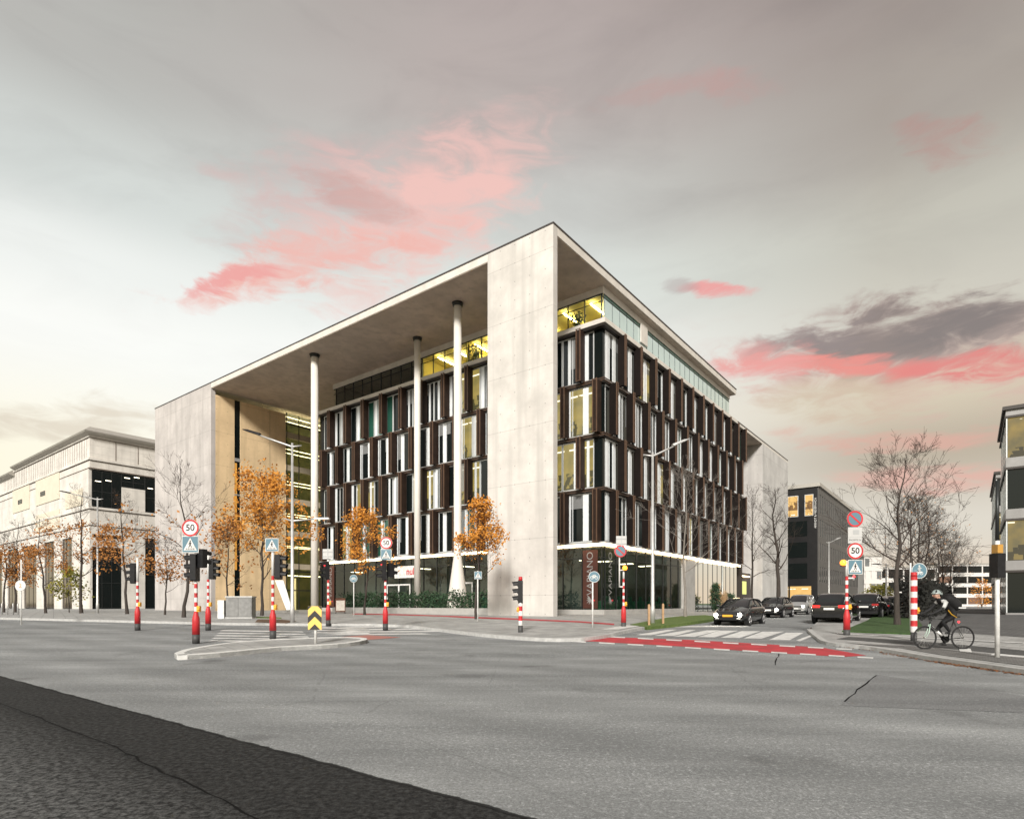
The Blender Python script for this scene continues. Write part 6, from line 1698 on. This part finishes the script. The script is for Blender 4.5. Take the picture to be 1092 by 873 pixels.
for s in (-1, 1):
    sh = addv((-.09, s*.165, 1.385), .062, ch_)
    el_ = addv((-.24, s*.23, 1.17), .045, sh); wr_ = addv((-.46, s*.205, 1.055), .031, el_); hn = addv((-.53, s*.20, 1.035), .036, wr_)
    hp = addv((.25, s*.10, .97), .098, pel)
    if s < 0: kn = (-.13, -.12, .80); an = (.09, -.12, .50); to = (.02, -.12, .475); te = (-.06, -.12, .47)
    else: kn = (-.10, .12, .60); an = (.10, .12, .18); to = (.03, .12, .145); te = (-.07, .12, .135)
    k_ = addv(kn, .064, hp); cf = addv(tuple(kn[i]*.62+an[i]*.38+(.015 if i == 0 else 0) for i in range(3)), .056, k_); a_ = addv(an, .036, cf); t_ = addv(to, .040, a_); addv(te, .030, t_)
def bm_mat(c):
    x_, y_, z_ = c
    if z_ > 1.50 and x_ < -.14 and abs(y_) < .12: return 1
    if x_ < -.47 and z_ > .98: return 3 if False else 0
    if x_ < -.02 and .42 < z_ < .51 and abs(y_) < .2: return 2
    if z_ < .2: return 2
    if -.16 < x_ < -.02 and z_ > 1.33 and abs(y_) > .10 : return 3
    return 0
body = skin_body('body', V, E, RD, bm_mat, [CLB, SKIN, SHOE, JW], person)
# face
fc = MB()
for s in (-1, 1): fc.sphere((-.312, s*.036, 1.608), .013, 0, 8, 6)
fc.build('eyes', M['signblack'], person)
MB().sphere((-.328, 0, 1.578), .017, 0, 8, 6, (1, .8, 1.3)).build('nose', SKIN, person)
MB().sphere((-.310, 0, 1.54), .02, 0, 8, 6, (.4, 1.2, .35)).build('mouth', mat('lips', (.35, .12, .10), .5), person)
for s in (-1, 1): MB().sphere((-.215, s*.098, 1.59), .026, 0, 8, 6, (.8, .35, 1.2)).build('ear', SKIN, person)
# helmet with vents
hm = MB(); N = 16; Mh = 7; vs_ = []
for j in range(Mh+1):
    ph = math.pi*.5*j/Mh
    for k in range(N):
        a = 2*math.pi*k/N
        rx = .155*math.cos(ph)*(1.0+.10*math.cos(a)); ry = .118*math.cos(ph)
        z_ = 1.628+.125*math.sin(ph)+(.03 if math.cos(a) > 0 and j == 0 else 0)*-.8
        vs_.append((-.215+rx*math.cos(a), ry*math.sin(a), z_))
fs_ = [(j*N+k, j*N+(k+1) % N, (j+1)*N+(k+1) % N, (j+1)*N+k) for j in range(Mh) for k in range(N)]
hm.add(vs_, fs_, 0, True)
for f in range(len(hm.f)):
    j, k = divmod(f, N)
    if 1 <= j <= 4 and k % 3 == 1: hm.m[f] = 1
hm.build('helmet', [mat('helmet_grey_green', (.26, .31, .30), .35), M['black']], person)
# hands: palm and five fingers curled over the brake hoods
for s in (-1, 1):
    hm_ = MB(); cx_, cy_, cz_ = -.545, s*.20, 1.035
    hm_.sphere((cx_+.01, cy_, cz_), .035, 0, 10, 8, (1.3, .9, .7))
    for q in range(4):
        oy = (q-1.5)*.018
        L_ = (.9, 1.0, .95, .75)[q]
        hm_.tube([(cx_-.02, cy_+oy, cz_+.012), (cx_-.055*L_, cy_+oy, cz_+.006), (cx_-.078*L_, cy_+oy, cz_-.022), (cx_-.068*L_, cy_+oy, cz_-.050)], [.0095, .009, .0085, .007], 7)
    hm_.tube([(cx_+.01, cy_-s*.025, cz_+.005), (cx_-.02, cy_-s*.048, cz_-.005), (cx_-.045, cy_-s*.050, cz_-.025)], [.012, .0105, .008], 7)
    hm_.build('gloved_hand', mat('glove', (.02, .02, .02), .7), person)
# jersey trim seen in the photo: white and yellow patches on shoulder and hip
MB().tube([(-.19, -.245, 1.21), (-.12, -.205, 1.31), (-.075, -.175, 1.39)], [.050, .060, .068], 12).build('sleeve_patch', JW, person)
MB().tube([(.00, -.175, 1.15), (.10, -.168, 1.03), (.26, -.165, .93)], [.012, .016, .012], 8).build('yellow_stripe', JY, person)
# backpack: separate thing on the back
bp_ = MB(); secs = []
for i, (t, sc_) in enumerate(((0, .55), (.06, .85), (.18, 1), (.36, 1.02), (.50, .9), (.56, .55))):
    cx2 = .28-.40*t/.56*1.0+.12; cz2 = 1.10+.36*t/.56+.07
    nx, nz = .67, .74
    ring = []
    for k in range(14):
        a = 2*math.pi*k/14; u = math.cos(a)*.19*sc_; v = math.sin(a)*.18*sc_
        ring.append((cx2+nx*(v+.04), u, cz2+nz*(v+.04)))
    secs.append(ring)
loft(bp_, secs, 0, True, True, 0)
o = bp_.build('backpack', mat('backpack_black', (.007, .007, .008), .7, var=.3, scale=9), None, (bx_, by, bz)); tag(o, 'bulky black backpack on the back of the cyclist', 'backpack')
MB().box(.30, -.186, 1.20, .52, -.176, 1.235).build('reflective_strap', JW, o)
